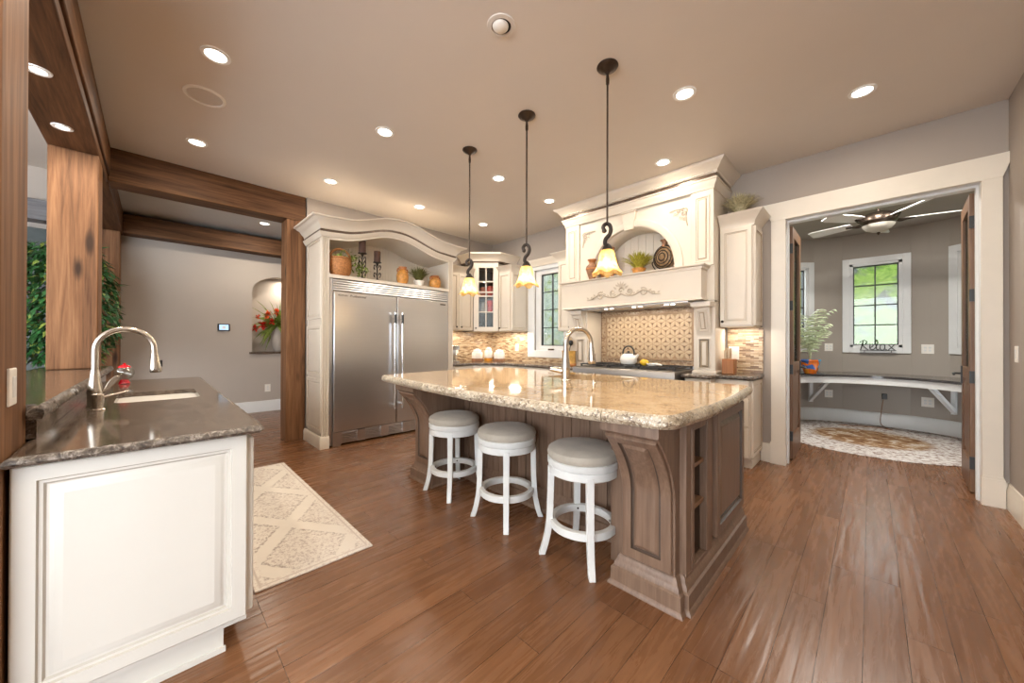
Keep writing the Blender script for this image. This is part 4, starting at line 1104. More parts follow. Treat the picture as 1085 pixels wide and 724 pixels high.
def text_mesh(name, txt, size, M4, mat, parent, ext=.001, shear=0, label=None):
    cu = bpy.data.curves.new(name, 'FONT'); cu.body = txt; cu.size = size; cu.extrude = ext; cu.shear = shear; cu.align_x = 'LEFT'
    tmp = bpy.data.objects.new(name, cu); COL.objects.link(tmp)
    bpy.context.view_layer.update()
    me = bpy.data.meshes.new_from_object(tmp.evaluated_get(bpy.context.evaluated_depsgraph_get()))
    bpy.data.objects.remove(tmp); bpy.data.curves.remove(cu)
    org = Vector(root_of(parent).location)
    for v in me.vertices: v.co = (M4 @ v.co)-org
    me.materials.clear(); me.materials.append(M[mat]); o = bpy.data.objects.new(name, me); COL.objects.link(o); o.parent = parent
    return o
def face_X(x, y, z):       # text readable from +X: right = +Y
    return Matrix(((0, 0, 1, x), (1, 0, 0, y), (0, 1, 0, z), (0, 0, 0, 1)))
M['badge'] = flat('dark_badge_lettering', (.05, .045, .045), .4)
text_mesh('logo_badge', 'FRIGIDAIRE', .022, face_X(-4.404, 1.520, 1.768), 'badge', fr)
text_mesh('logo_script', 'Professional', .040, face_X(-4.404, 1.655, 1.762), 'badge', fr, shear=.3)
obj('model_plate', MB().box(-4.405, -4.402, 2.93, 3.02, 1.765, 1.782), 'badge', fr)

# things on the shelf above the refrigerator
SHZ = 2.014
random.seed(51)
bx, by = -4.50, 1.578
t = thing('wicker_basket', 'brown wicker basket with trailing green ivy, left end above the refrigerator', 'basket', (bx, by, SHZ))
obj('basket_body', MB().lathe([(.001, .001), (.095, .001), (.120, .05), (.128, .11), (.122, .20), (.132, .205), (.130, .216), (.116, .214), (.114, .18), (.001, .18)], (bx, by, SHZ), 32), 'basket', t)
obj('basket_handle', MB().tube([(bx, by+.120*math.cos(a), SHZ+.20+.125*math.sin(a)) for a in [PI*k/16 for k in range(17)]], .014, 8), 'basket', t)
mb = MB()
for k in range(150):
    s = rnd(0, 1); p = Vector((bx+rnd(-.06, .12), by-.04+.32*s+rnd(-.06, .06), SHZ+.25-.22*s*s+rnd(-.04, .05)))
    leaf(mb, p, (rnd(-.3, 1), rnd(-.3, 1), rnd(-.8, .6)), (0, 0, 1), rnd(.035, .06), .03)
obj('trailing_foliage', mb, 'leaf_light', t)
def candle_holder(x, y, H, ch, lab1, lab2, curls):
    t = thing('candle_holder', lab1, 'candle holder', (x, y, SHZ), 'iron candle holders above the refrigerator')
    mb = MB().lathe([(.055, 0), (.05, .008), (.012, .018), (.008, .04), (.008, H-.05), (.012, H-.04), (.02, H-.015), (.052, H-.006), (.052, H), (.001, H)], (x, y, SHZ), 16)
    obj('stem', mb, 'iron', t)
    sc_ = MB()
    for k in range(curls):
        for a0 in (0, PI/2, PI, 3*PI/2):
            z = SHZ+.05+(H-.13)*k/max(1, curls-1)*.9; dx, dy = math.cos(a0+.4), math.sin(a0+.4)
            pts = []
            for i in range(13):
                a = -PI/2+i*PI*1.6/12; r = .024*(1-i/26)
                pts.append((x+dx*(.010+.028+r*math.cos(a)), y+dy*(.010+.028+r*math.cos(a)), z+.03+r*math.sin(a)*1.3))
            sc_.tube(pts, .0042, 5)
    obj('scrollwork', sc_, 'iron', t)
    c = thing('pillar_candle', lab2, 'candle', (x, y, SHZ+H), 'brown pillar candles above the refrigerator')
    obj('wax', MB().lathe([(.041, .0005), (.041, ch-.004), (.037, ch), (.03, ch-.004), (.001, ch-.006)], (x, y, SHZ+H), 24), 'candle', c)
    obj('wick', MB().tube([(x, y, SHZ+H+ch-.008), (x+.002, y, SHZ+H+ch+.010)], .0015, 5), 'black', c)
candle_holder(-4.50, 1.842, .325, .155, 'taller wrought iron candle holder beside the wicker basket', 'brown pillar candle on the taller iron holder', 4)
candle_holder(-4.50, 2.035, .240, .142, 'shorter wrought iron candle holder with thin curls above the refrigerator', 'brown pillar candle on the shorter iron holder', 2)
def clay_jar(x, y, R, H, label, mat, seed):
    t = thing('clay_jar', label, 'jar', (x, y, SHZ))
    obj('jar_body', MB().lathe([(.001, .001), (R*.72, .001), (R*.95, H*.2), (R, H*.45), (R*.88, H*.68), (R*.55, H*.80), (R*.5, H*.84)], (x, y, SHZ), 28), mat, t)
    obj('jar_rim', MB().lathe([(R*.5, H*.84), (R*.62, H*.90), (R*.68, H), (R*.56, H), (R*.48, H*.86)], (x, y, SHZ), 28, wob=lambda i, a: 1+.04*math.cos(7*a)), 'terracotta', t)
    mb = MB()
    for s in (-1, 1): mb.tube([(x, y+s*R*.5, SHZ+H*.86), (x, y+s*R*.85, SHZ+H*.88), (x, y+s*R*.95, SHZ+H*.70)], .010, 6)
    obj('jar_handle', mb, 'terracotta', t)
clay_jar(-4.50, 2.388, .080, .232, 'tall orange clay jar left of the spiky grass above the refrigerator', 'jar_orange', 1)
clay_jar(-4.50, 2.900, .086, .180, 'squat orange clay jar at the right end above the refrigerator', 'jar_orange', 2)
def grass_plant(name, x, y, z, R, H, n, pot, label, mat, cat='plant', potmat='terracotta', wdt=.008, spread=1.0):
    t = thing(name, label, cat, (x, y, z))
    pr, ph = pot
    obj('pot', MB().lathe([(.001, .0005), (pr*.72, .0005), (pr*.9, ph*.5), (pr, ph*.9), (pr*1.08, ph*.92), (pr*1.08, ph), (pr*.9, ph), (pr*.85, ph*.85), (.001, ph*.85)], (x, y, z), 24), potmat, t)
    mb = MB()
    for k in range(n):
        a = rnd(0, 2*PI); r = rnd(.25, 1)*R*spread; h = H*rnd(.55, 1)
        d = Vector((math.cos(a), math.sin(a), 0)); b = Vector((x, y, z+ph*.8))+d*rnd(0, pr*.6)
        pts = [b+d*r*s**1.5+Vector((0, 0, h*(s-.45*(r/R)*s*s))) for s in (0, .25, .5, .75, 1)]
        ribbon(mb, pts, wdt, (-d.y, d.x, 0))
    obj('grass_blades', mb, mat, t)
    return t
random.seed(52)
grass_plant('grass_plant', -4.50, 2.640, SHZ, .185, .27, 330, (.070, .075), 'spiky green grass in a pale pot between the two orange clay jars', 'leaf_olive', potmat='plate', wdt=.010)

# ================================================================ UPPER CABINETS
def upper(name, corners, z0, z1, fronts, label, crown=True, loc=None, crown_path=None, mat='cream', glassdoor=None, side=1, inside=None):
    cx_ = sum(c[0] for c in corners)/len(corners); cy_ = sum(c[1] for c in corners)/len(corners)
    t = thing(name, label, 'cabinet', (cx_, cy_, z0))
    if glassdoor is None: obj('body', MB().prism(corners, 'z', z0, z1), mat, t)
    for (o, u, n, w, knob) in fronts:
        mb = MB(); door_panel(mb, (o[0], o[1], z0+.012), u, n, w, z1-z0-.024, .85)
        d = obj('door' if knob is not None else 'end_panel', mb, [mat, 'glaze'], t)
        if knob is not None:
            p = Vector((o[0], o[1], z0+.055))+Vector(u)*knob+Vector(n)*.018; nn = Vector(n)
            obj('knob', MB().tube([tuple(p), tuple(p+nn*.012), tuple(p+nn*.014), tuple(p+nn*.024), tuple(p+nn*.028)], [.005, .005, .014, .013, .004], 12), 'iron', d)
    if crown_path:
        k = 1 if crown is True else crown
        pr = [(0, -.01), (.010*k, -.01), (.014*k, .03), (.035*k, .055), (.070*k, .085*k+.015), (.090*k, .095*k+.02), (.095*k, .125*k), (0, .125*k)]
        obj('crown_moulding', MB().sweep(pr, [(*p, z1) for p in crown_path], side), mat, t)
    return t
# between the refrigerator and the corner
upper('wall_cabinet', [(-5.028, 3.18), (-4.715, 3.18), (-4.715, 3.775), (-5.028, 3.775)], 1.42, 2.35,
      [((-4.715, 3.19, 0), (0, 1, 0), (1, 0, 0), .285, .24), ((-4.715, 3.482, 0), (0, 1, 0), (1, 0, 0), .285, .045)],
      'cream wall cabinet with two doors between the refrigerator cabinet and the corner cabinet', crown_path=[(-4.715, 3.18), (-4.715, 3.775)], crown=.8)
# corner cabinet with glazed door
A, B = Vector((-4.70, 3.79, 0)), Vector((-4.41, 4.08, 0))
u = (B-A).normalized(); n_ = Vector((u.y, -u.x, 0))
cc = thing('corner_cabinet', 'tall cream corner cabinet with a ten pane glass door', 'cabinet', (-4.8, 4.2, 1.41))
z0, z1 = 1.41, 2.56
out_ = [(-5.028, 3.79), (A.x, A.y), (B.x, B.y), (-4.41, 4.495), (-5.028, 4.495)]
inn = [(-5.01, 3.81), (A.x-.01, A.y+.014), (B.x-.014, B.y+.010), (-4.43, 4.48), (-5.01, 4.48)]
mb = MB().prism(out_, 'z', z0, z0+.02).prism(out_, 'z', z1-.02, z1)
mb.prism([(-5.028, 3.79), (A.x, A.y), (A.x-.012, A.y+.016), (-5.012, 3.806)], 'z', z0, z1).prism([(B.x, B.y), (-4.41, 4.495), (-4.426, 4.495), (-4.426, B.y+.012)], 'z', z0, z1)
obj('body', mb, 'cream', cc)
obj('interior', MB().prism([(-5.028, 3.82), (-5.01, 3.82), (-5.01, 4.47), (-4.43, 4.47), (-4.43, 4.495), (-5.028, 4.495)], 'z', z0+.02, z1-.02), 'cabinet_inside', cc)
W = (B-A).length; S = frame(A+n_*0+Vector((0, 0, 0)), u, n_)
def sbox(mb, a0, a1, b0, b1, c0, c1): return mb.add([S(a, b, c) for a, b, c in ((a0, b0, c0), (a1, b0, c0), (a1, b0, c1), (a0, b0, c1), (a0, b1, c0), (a1, b1, c0), (a1, b1, c1), (a0, b1, c1))], [(0, 3, 2, 1), (4, 5, 6, 7), (0, 1, 5, 4), (1, 2, 6, 5), (2, 3, 7, 6), (3, 0, 4, 7)])
mb = MB(); s0 = .085
sbox(mb, 0, s0, z0, z1, .0, .018); sbox(mb, W-s0, W, z0, z1, .0, .018); sbox(mb, s0, W-s0, z0, z0+.075, 0, .018); sbox(mb, s0, W-s0, z1-.085, z1, 0, .018)
dr = obj('door_frame', mb, 'cream', cc, bevel=.003)
mb = MB(); gz0, gz1 = z0+.075, z1-.085
sbox(mb, W/2-.008, W/2+.008, gz0, gz1, .002, .014)
for z in (1.735, 2.000, 2.068, 2.245): sbox(mb, s0, W-s0, z-.010, z+.010, .002, .014)
obj('glazing_bar', mb, 'cream', dr)
mb = MB(); sbox(mb, s0, W-s0, 1.745, gz1, .006, .009); M['glass_cab'] = glass('cabinet_glass', refl=.015)
obj('pane', mb, 'glass_cab', dr)
mb = MB(); sbox(mb, s0, W-s0, gz0, 1.725, .006, .009); obj('seeded_pane', mb, 'glass_tex', dr)
p = S(.04, z0+.055, .018); obj('knob', MB().tube([tuple(p), tuple(p+n_*.012), tuple(p+n_*.014), tuple(p+n_*.026)], [.005, .005, .014, .010], 12), 'iron', dr)
for z in (1.735, 2.0, 2.24): obj('shelf', MB().prism(inn, 'z', z-.009, z+.009), 'cabinet_inside', cc)
pr = [(0, .025), (.03, .025), (.034, .05), (.085, .115), (.11, .13), (.115, .155), (0, .155)]
CPATH = [(-5.02, 3.79, z1), (A.x, A.y, z1), (B.x, B.y, z1), (-4.41, 4.495, z1)]
obj('dark_strip', MB().sweep([(0, .001), (.022, .001), (.022, .0245), (0, .0245)], CPATH, 1), 'strip', cc, 'dark brown strip under the crown')
obj('crown_moulding', MB().sweep(pr, [(-5.02, 3.79, z1), (A.x, A.y, z1), (B.x, B.y, z1), (-4.41, 4.495, z1)], 1), 'cream', cc)
mid = (A+B)/2-n_*.11
def dish(kind, off, z, prof, mat, label, cat, grp=None):
    p = mid+u*off; t = thing(kind, label, cat, (p.x, p.y, z)); obj(kind+'_body', MB().lathe(prof, (p.x, p.y, z), 24), mat, t)
    obj(kind+'_rim', MB().lathe([(prof[-1][0]*1.03, prof[-1][1]-.004), (prof[-1][0]*1.06, prof[-1][1]+.003), (prof[-1][0]*.9, prof[-1][1]+.003)], (p.x, p.y, z), 24, cap=False), mat, t)
dish('bowl', -.060, 2.010, [(.001, .001), (.03, .001), (.05, .05), (.058, .12), (.052, .15)], 'dish_rust', 'rust brown bowl behind the upper left panes of the glass corner cabinet', 'bowl')
dish('bowl', .062, 2.010, [(.001, .001), (.03, .001), (.05, .05), (.058, .13), (.05, .17)], 'dish_red', 'dark red bowl behind the upper right panes of the glass corner cabinet', 'bowl')
dish('tumbler', .062, 1.745, [(.001, .001), (.045, .001), (.048, .10), (.05, .19)], 'flower_red', 'bright red tumbler low behind the right panes of the glass corner cabinet', 'tumbler')
dish('tumbler', -.060, 1.745, [(.001, .001), (.045, .001), (.05, .08), (.046, .16)], 'dish_grey', 'grey brown tumbler low behind the left panes of the glass corner cabinet', 'tumbler')
# back wall cabinet left of the window
upper('wall_cabinet', [(-4.405, 4.09), (-4.115, 4.09), (-4.115, 4.495), (-4.405, 4.495)], 1.41, 2.38,
      [((-4.385, 4.09, 0), (1, 0, 0), (0, -1, 0), .255, .03), ((-4.115, 4.10, 0), (0, 1, 0), (1, 0, 0), .39, None)],
      'narrow cream wall cabinet between the corner cabinet and the kitchen window', crown_path=[(-4.405, 4.09), (-4.115, 4.09), (-4.115, 4.495)], crown=.8)
# beside the hood
upper('wall_cabinet', [(-1.108, 4.17), (-.815, 4.17), (-.815, 4.495), (-1.108, 4.495)], 1.39, 2.40,
      [((-1.10, 4.17, 0), (1, 0, 0), (0, -1, 0), .278, .022), ((-.815, 4.18, 0), (0, 1, 0), (1, 0, 0), .31, None)],
      'cream wall cabinet between the range hood and the office doorway', crown_path=[(-1.108, 4.17), (-.815, 4.17), (-.815, 4.495)], crown=1.0)
upper('wall_cabinet', [(-3.215, 4.17), (-2.968, 4.17), (-2.968, 4.47), (-3.215, 4.47)], 1.39, 2.40,
      [((-3.209, 4.17, 0), (1, 0, 0), (0, -1, 0), .235, .21)],
      'cream wall cabinet squeezed between the kitchen window and the range hood', crown_path=[(-3.215, 4.47), (-3.215, 4.17), (-2.968, 4.17)], crown=1.0)
random.seed(53)
grass_plant('grass_plant', -.965, 4.34, 2.525, .20, .28, 330, (.07, .05), 'dry grey green grass tuft on top of the cabinet by the office doorway', 'leaf_dry', wdt=.012)
grass_plant('grass_plant', -3.09, 4.36, 2.525, .17, .26, 240, (.06, .05), 'dry grass tuft on the cabinet left of the hood, above the kitchen window', 'leaf_dry')

# ================================================================ BASE CABINETS AND COUNTERS
def base_cab(name, poly, fronts, label, toe=.10, H=.865):
    cx_ = sum(c[0] for c in poly)/len(poly); cy_ = sum(c[1] for c in poly)/len(poly)
    t = thing(name, label, 'cabinet', (cx_, cy_, 0))
    obj('body', MB().prism(poly, 'z', .1, H), 'cream', t)
    return t
def add_door(t, o, u, n, w, h, name='door', knob=None):
    mb = MB(); door_panel(mb, o, u, n, w, h, .8)
    d = obj(name, mb, ['cream', 'glaze'], t)
    if knob:
        p = Vector(o)+Vector(u)*knob[0]+Vector((0, 0, knob[1]))+Vector(n)*.018; nn = Vector(n)
        obj('knob', MB().tube([tuple(p), tuple(p+nn*.012), tuple(p+nn*.014), tuple(p+nn*.026)], [.005, .005, .014, .010], 12), 'iron', d)
# right of the range
rb = thing('base_cabinet', 'cream base cabinet with drawers right of the range, near the office doorway', 'cabinet', (-1.1, 4.28, 0))
obj('body', MB().box(-1.36, -.815, 4.06, 4.495, .10, .865).box(-1.36, -1.12, 3.90, 4.06, .10, .865), 'cream', rb)
for z, h in ((.70, .155), (.42, .265), (.115, .29)): add_door(rb, (-1.085, 4.06, z), (1, 0, 0), (0, -1, 0), .26, h, 'drawer_front', (.13, h/2))
add_door(rb, (-.815, 4.075, .12), (0, 1, 0), (1, 0, 0), .41, .735, 'end_panel')
add_door(rb, (-1.35, 3.90, .70), (1, 0, 0), (0, -1, 0), .22, .155, 'drawer_front', (.11, .08))
add_door(rb, (-1.35, 3.90, .115), (1, 0, 0), (0, -1, 0), .22, .57, 'door', (.04, .50))
obj('toe_kick', MB().box(-1.36, -.83, 4.12, 4.495, 0, .10).sweep([(0, 0), (.014, 0), (.014, .07), (0, .09)], [(-.83, 4.12), (-.83, 4.495)], 1), 'cream', rb)
random.seed(8)
ctr = slab(round_poly([(-1.385, 3.86), (-1.11, 3.86), (-1.09, 4.02), (-.785, 4.02), (-.785, 4.497), (-1.385, 4.497)], [0, .03, .03, .02, 0, 0]), .866, .905, [], BULL, .0015, .03, 1)
tag(obj('counter_top', ctr, ['granite_dark', 'granite_dark_edge']), 'short dark granite counter right of the range with the knife block', 'worktop')
# under the range
ub = thing('base_cabinet', 'cream base cabinet under the stainless range top, hidden mostly by the island', 'cabinet', (-2.02, 4.1, 0))
obj('body', MB().box(-2.66, -1.39, 3.80, 4.38, .10, .775), 'cream', ub)
for x in (-2.64, -2.01): add_door(ub, (x, 3.80, .12), (1, 0, 0), (0, -1, 0), .60, .64, 'drawer_front', (.3, .55))
obj('toe_kick', MB().box(-2.66, -1.39, 3.86, 4.38, 0, .10), 'cream', ub)
# left run with the diagonal corner
lb = thing('base_cabinet', 'long cream base cabinet run turning the corner below the kitchen window', 'cabinet', (-4.3, 4.3, 0))
obj('body', MB().prism([(-5.028, 3.18), (-4.42, 3.18), (-4.42, 3.55), (-4.08, 3.90), (-2.67, 3.90), (-2.67, 4.495), (-5.028, 4.495)], 'z', .10, .865), 'cream', lb)
add_door(lb, (-4.42, 3.19, .70), (0, 1, 0), (1, 0, 0), .35, .15, 'drawer_front', (.17, .075)); add_door(lb, (-4.42, 3.19, .115), (0, 1, 0), (1, 0, 0), .35, .57, 'door', (.04, .5))
du = Vector((.34, .35, 0)).normalized(); dn = Vector((du.y, -du.x, 0))
add_door(lb, Vector((-4.42, 3.55, .70))+du*.01, du, dn, .468, .15, 'drawer_front', (.23, .075)); add_door(lb, Vector((-4.42, 3.55, .115))+du*.01, du, dn, .468, .57, 'door', (.42, .5))
for x in (-4.06, -3.60, -3.14): add_door(lb, (x, 3.90, .70), (1, 0, 0), (0, -1, 0), .445, .15, 'drawer_front', (.22, .075)); add_door(lb, (x, 3.90, .115), (1, 0, 0), (0, -1, 0), .445, .57, 'door', (.04, .5))
obj('toe_kick', MB().prism([(-5.02, 3.18), (-4.48, 3.18), (-4.48, 3.57), (-4.10, 3.96), (-2.67, 3.96), (-2.67, 4.49), (-5.02, 4.49)], 'z', 0, .10), 'cream', lb)
ctr = slab(round_poly([(-5.026, 3.175), (-4.39, 3.175), (-4.39, 3.54), (-4.06, 3.865), (-2.665, 3.865), (-2.665, 4.497), (-5.026, 4.497)], [0, .02, .1, .1, 0, 0, 0]), .866, .905, [], BULL, .0015, .03, 1)
tag(obj('counter_top', ctr, ['granite_dark', 'granite_dark_edge']), 'dark granite counter turning the corner under the kitchen window', 'worktop')
# backsplashes
mb = MB().box(-5.03, -5.012, 3.18, 4.5, .906, 1.419).box(-5.012, -4.107, 4.482, 4.5, .906, 1.409).box(-4.107, -3.276, 4.482, 4.5, .906, CB-.002).box(-3.276, -2.97, 4.482, 4.5, .906, 1.388)
struct('trim_2', mb, 'mosaic')
struct('trim_3', MB().box(-1.115, -.79, 4.482, 4.5, .906, 1.389), 'mosaic')

# ================================================================ HOOD AND RANGE
hd = thing('range_hood', 'large cream mantel style range hood with arched niche, scrolls and crown', 'range hood', (-2.035, 4.25, .9))
HX0, HX1, HY = -2.955, -1.119, 4.02
AX, AR, AZ = -2.03, .525, 2.075
# face board with arched opening
mb = MB(); n = 24
arc = [(AX+AR*math.cos(a), AZ+AR*math.sin(a)) for a in [PI*k/n for k in range(n+1)]]
mb.prism([(HX0, 1.66), (HX0, 2.84), (HX1, 2.84), (HX1, 1.66), (AX+AR, 1.66)]+arc+[(AX-AR, 1.66)], 'y', HY, HY+.03)
obj('face_board', mb, 'cream', hd)
mb = MB().box(HX0, HX0+.02, HY+.0305, 4.495, 1.645, 2.93).box(HX1-.02, HX1, HY+.0305, 4.495, 1.645, 2.93).box(HX0+.02, HX1-.02, HY+.0305, 4.495, 2.85, 2.93)
obj('side_board', mb, 'cream', hd)
# niche lining and boards
mb = MB(); ring1 = [(AX+AR, 2.0)]+arc+[(AX-AR, 2.0)]
mb.loft([[(p[0], HY+.03, p[1]) for p in ring1], [(p[0], 4.36, p[1]) for p in ring1]], False, False)
obj('niche_lining', mb, 'cream', hd, solid=.006)
poly = [(-2.60, 4.375), (-2.60, 4.36)]; x = -2.58
while x < -1.48: poly += [(x-.004, 4.36), (x, 4.366), (x+.004, 4.36)]; x += .098
poly += [(-1.46, 4.36), (-1.46, 4.375)]
obj('niche_boards', MB().prism(poly, 'z', 2.0, 2.65), 'cream', hd)
# arch moulding, keystone
def arc_ring(mb, r0, r1, y0, y1, zlow):
    secs = []
    for r_ in ((r0, y1), (r0, y0), (r0+.02, y0-.006), (r1-.02, y0-.006), (r1, y0), (r1, y1)):
        R, y = r_; secs.append([(AX+R, y, zlow)]+[(AX+R*math.cos(a), y, AZ+R*math.sin(a)) for a in [PI*k/32 for k in range(33)]]+[(AX-R, y, zlow)])
    for i in range(len(secs)-1): mb.loft([secs[i], secs[i+1]], False, False)
mb = MB(); arc_ring(mb, AR-.004, AR+.085, HY-.022, HY, 2.01); obj('arch_moulding', mb, 'cream', hd)
kz0, kz1 = AZ+AR-.035, AZ+AR+.165
mb = MB().prism([(AX-.055, kz0), (AX+.055, kz0), (AX+.085, kz1), (AX-.085, kz1)], 'y', HY-.045, HY).box(AX-.095, AX+.095, HY-.052, HY, kz1, kz1+.02)
obj('keystone', mb, 'cream', hd, bevel=.004)
# pilasters
for x0, x1 in ((HX0, HX0+.215), (HX1-.215, HX1)):
    mb = MB().box(x0, x1, HY-.025, HY, 2.02, 2.80)
    o = obj('pilaster', mb, 'cream', hd, bevel=.003)
    mb = MB().panel(frame((x0+.035, HY-.025, 2.06), (1, 0, 0), (0, -1, 0)), .145, .68, [(0, .0), (.004, .008), (.014, .008), (.020, -.002), (.026, -.002), (.040, .006), (.044, .006)], 1, (4,))
    obj('pilaster_panel', mb, ['cream', 'glaze'], o)
# frieze band and crown
pr = [(0, -.005), (.008, -.005), (.012, .025), (.030, .050), (.034, .075), (.045, .082), (.045, .095), (0, .095)]
path = [(HX0, 4.495, 2.80), (HX0, HY-.026, 2.80), (HX1, HY-.026, 2.80), (HX1, 4.495, 2.80)]
obj('frieze_moulding', MB().sweep(pr, path, -1 if False else 1), 'cream', hd)
obj('dark_strip', MB().sweep([(0, .0955), (.022, .0955), (.022, .14), (0, .14)], path, 1), 'strip', hd, 'dark brown strip under the crown')
pr = [(0, -.112), (.040, -.112), (.046, -.090), (.056, -.084), (.085, -.042), (.112, -.026), (.118, -.016), (.125, 0), (0, 0)]
cpath = [(p[0], p[1], 3.046) for p in path]
obj('crown_moulding', MB().sweep(pr, cpath, 1), 'cream', hd)
mb = MB(); x = HX0-.03
while x < HX1+.03: mb.box(x, x+.012, HY-.026-.058, HY-.026-.046, 2.940, 2.954); x += .024
obj('dentil_strip', mb, 'cream', hd)
# mantel
MX0, MX1, MY = -2.90, -1.19, 3.85
obj('mantel_box', MB().box(MX0, MX1, MY, 4.02, 1.662, 1.975), 'cream', hd, bevel=.003)
pr = [(0, -.045), (.010, -.045), (.014, -.022), (.034, -.012), (.036, 0), (0, 0)]
obj('mantel_shelf', MB().sweep([(o_, z-.0) for o_, z in pr], [(MX0, 4.02, 2.012), (MX0, MY, 2.012), (MX1, MY, 2.012), (MX1, 4.02, 2.012)], 1).box(MX0, MX1, MY, 4.36, 1.975, 2.0115), 'cream', hd)
obj('mantel_foot', MB().sweep([(0, 0), (.012, 0), (.008, .014), (0, .018)], [(MX0, 4.02, 1.660), (MX0, MY, 1.660), (MX1, MY, 1.660), (MX1, 4.02, 1.660)], 1).box(HX0, HX1, 4.02, 4.10, 1.640, 1.665), 'cream', hd)
# carved ornaments
def spiral(c, r0, turns, s, y, ph=0):
    return [(c[0]+s*r0*(1-t)**.8*math.cos(ph+turns*2*PI*t), y, c[1]+r0*(1-t)**.8*math.sin(ph+turns*2*PI*t)) for t in [k/22 for k in range(22)]]
mb = MB(); yo = MY-.007; oc = -2.055
for s in (-1, 1):
    mb.tube(catmull([(oc, yo, 1.80), (oc+s*.08, yo, 1.765), (oc+s*.17, yo, 1.775), (oc+s*.26, yo, 1.815), (oc+s*.32, yo, 1.80), (oc+s*.38, yo, 1.765), (oc+s*.46, yo, 1.755)], 5), [.009]*24+[.007, .007, .006, .006, .005, .005, .004], 6)
    mb.tube(spiral((oc+s*.105, 1.815), .045, 1.4, s, yo, 3.6), .0075, 6)
    mb.tube(spiral((oc+s*.27, 1.795), .050, 1.5, -s, yo, 1.0), .0075, 6)
    mb.tube(spiral((oc+s*.385, 1.780), .026, 1.2, s, yo, 2.5), .006, 6)
    for a, z, L in ((.05, 1.85, .06), (.03, 1.88, .05), (.19, 1.79, .05), (.33, 1.79, .05), (.43, 1.765, .04), (.15, 1.775, .04)):
        leaf(mb, (oc+s*a, yo-.004, z), (s*.8, 0, .6), (0, -1, 0), L, .025)
for a in (-.5, 0, .5): leaf(mb, (oc, yo-.006, 1.86), (math.sin(a), 0, math.cos(a)), (0, -1, 0), .085, .03)
mb.tube(spiral((oc, 1.835), .035, 1.0, 1, yo, 0), .008, 6)
obj('carved_scroll', mb, 'carving', hd)
for s, x0 in ((1, HX0+.245), (-1, HX1-.245)):
    mb = MB(); yo = HY-.006; z = 2.68
    mb.tube(catmull([(x0+s*.015, yo, z-.20), (x0+s*.03, yo, z-.10), (x0+s*.02, yo, z-.02), (x0+s*.10, yo, z-.01), (x0+s*.20, yo, z-.015)], 5), .006, 6)
    mb.tube(spiral((x0+s*.06, z-.06), .032, 1.3, s, yo, 1), .006, 6); mb.tube(spiral((x0+s*.11, z-.03), .022, 1.2, s, yo, 2), .005, 6); mb.tube(spiral((x0+s*.035, z-.12), .022, 1.2, -s, yo, 2), .005, 6)
    for k in range(6): leaf(mb, (x0+s*(.03+.025*k), yo-.003, z-.12+.02*k), (s*rnd(.2, 1), 0, rnd(-1, .5)), (0, -1, 0), .045, .018)
    obj('carved_corner', mb, 'carving', hd)
# legs with brackets
for x0, x1 in ((-2.945, -2.645), (-1.325, -1.119)):
    lx = obj('leg', MB().box(x0, x1, 4.05, 4.395, .9065, 1.642), 'cream', hd, bevel=.003)
    mb = MB(); w = min(x1-x0, .215); xa = x1-w if x0 < -2 else x0; xb = xa+w
    # bracket curving forward under the mantel
    pts2 = [(4.05, 1.30), (4.045, 1.32), (4.03, 1.36), (4.00, 1.44), (3.975, 1.53), (3.955, 1.585), (3.935, 1.59), (3.93, 1.64), (4.05, 1.64)]
    mb.prism(pts2, 'x', xa+.03, xb-.03).box(xa+.01, xb-.01, 3.915, 4.05, 1.595, 1.643)
    o = obj('bracket', mb, 'cream', lx, bevel=.003)
    mb = MB().panel(frame((xa+.04, 4.05, .95), (1, 0, 0), (0, -1, 0)), w-.08, .33, [(0, 0), (.004, .010), (.014, .010), (.020, .0), (.026, .0), (.045, .010), (.05, .010)], 1, (4,))
    obj('leg_panel', mb, ['cream', 'glaze'], lx)
    def Sb(a, s, c, xa=xa): 
        t = s/.22; return Vector((xa+.055+a, 4.035-.075*t-c*.95, 1.345+s+.0))+Vector((0, 0, -c*.3))
    mb = MB().panel(Sb, w-.11, .22, [(0, 0), (.003, .012), (.012, .012), (.018, .004), (.024, .004), (.034, .012), (.038, .012)], 4, (4,))
    obj('bracket_panel', mb, ['cream', 'glaze'], lx)
    obj('leg_foot', MB().sweep([(0, 0), (.012, 0), (.012, .02), (0, .03)], [(x0, 4.395, .9065), (x0, 4.05, .9065), (x1, 4.05, .9065), (x1, 4.395, .9065)], 1), 'cream', lx)
# vent insert with lamps
vi = obj('vent_insert', MB().box(-2.64, -1.33, 3.90, 4.39, 1.648, 1.661), 'steel', hd)
mb = MB()
for x in (-2.35, -2.27, -1.98, -1.90, -1.60, -1.53): mb.lathe([(.026, 1.647), (.024, 1.643), (.001, 1.642)], (x, 4.03, 0), 16)
obj('vent_lamp', mb, 'lamp_on', vi)
for x in (-2.3, -1.95, -1.6): lamp('hood_lamp', 'AREA', (x, 4.12, 1.635), CABINET_WATTS*.5, WARM, .08)
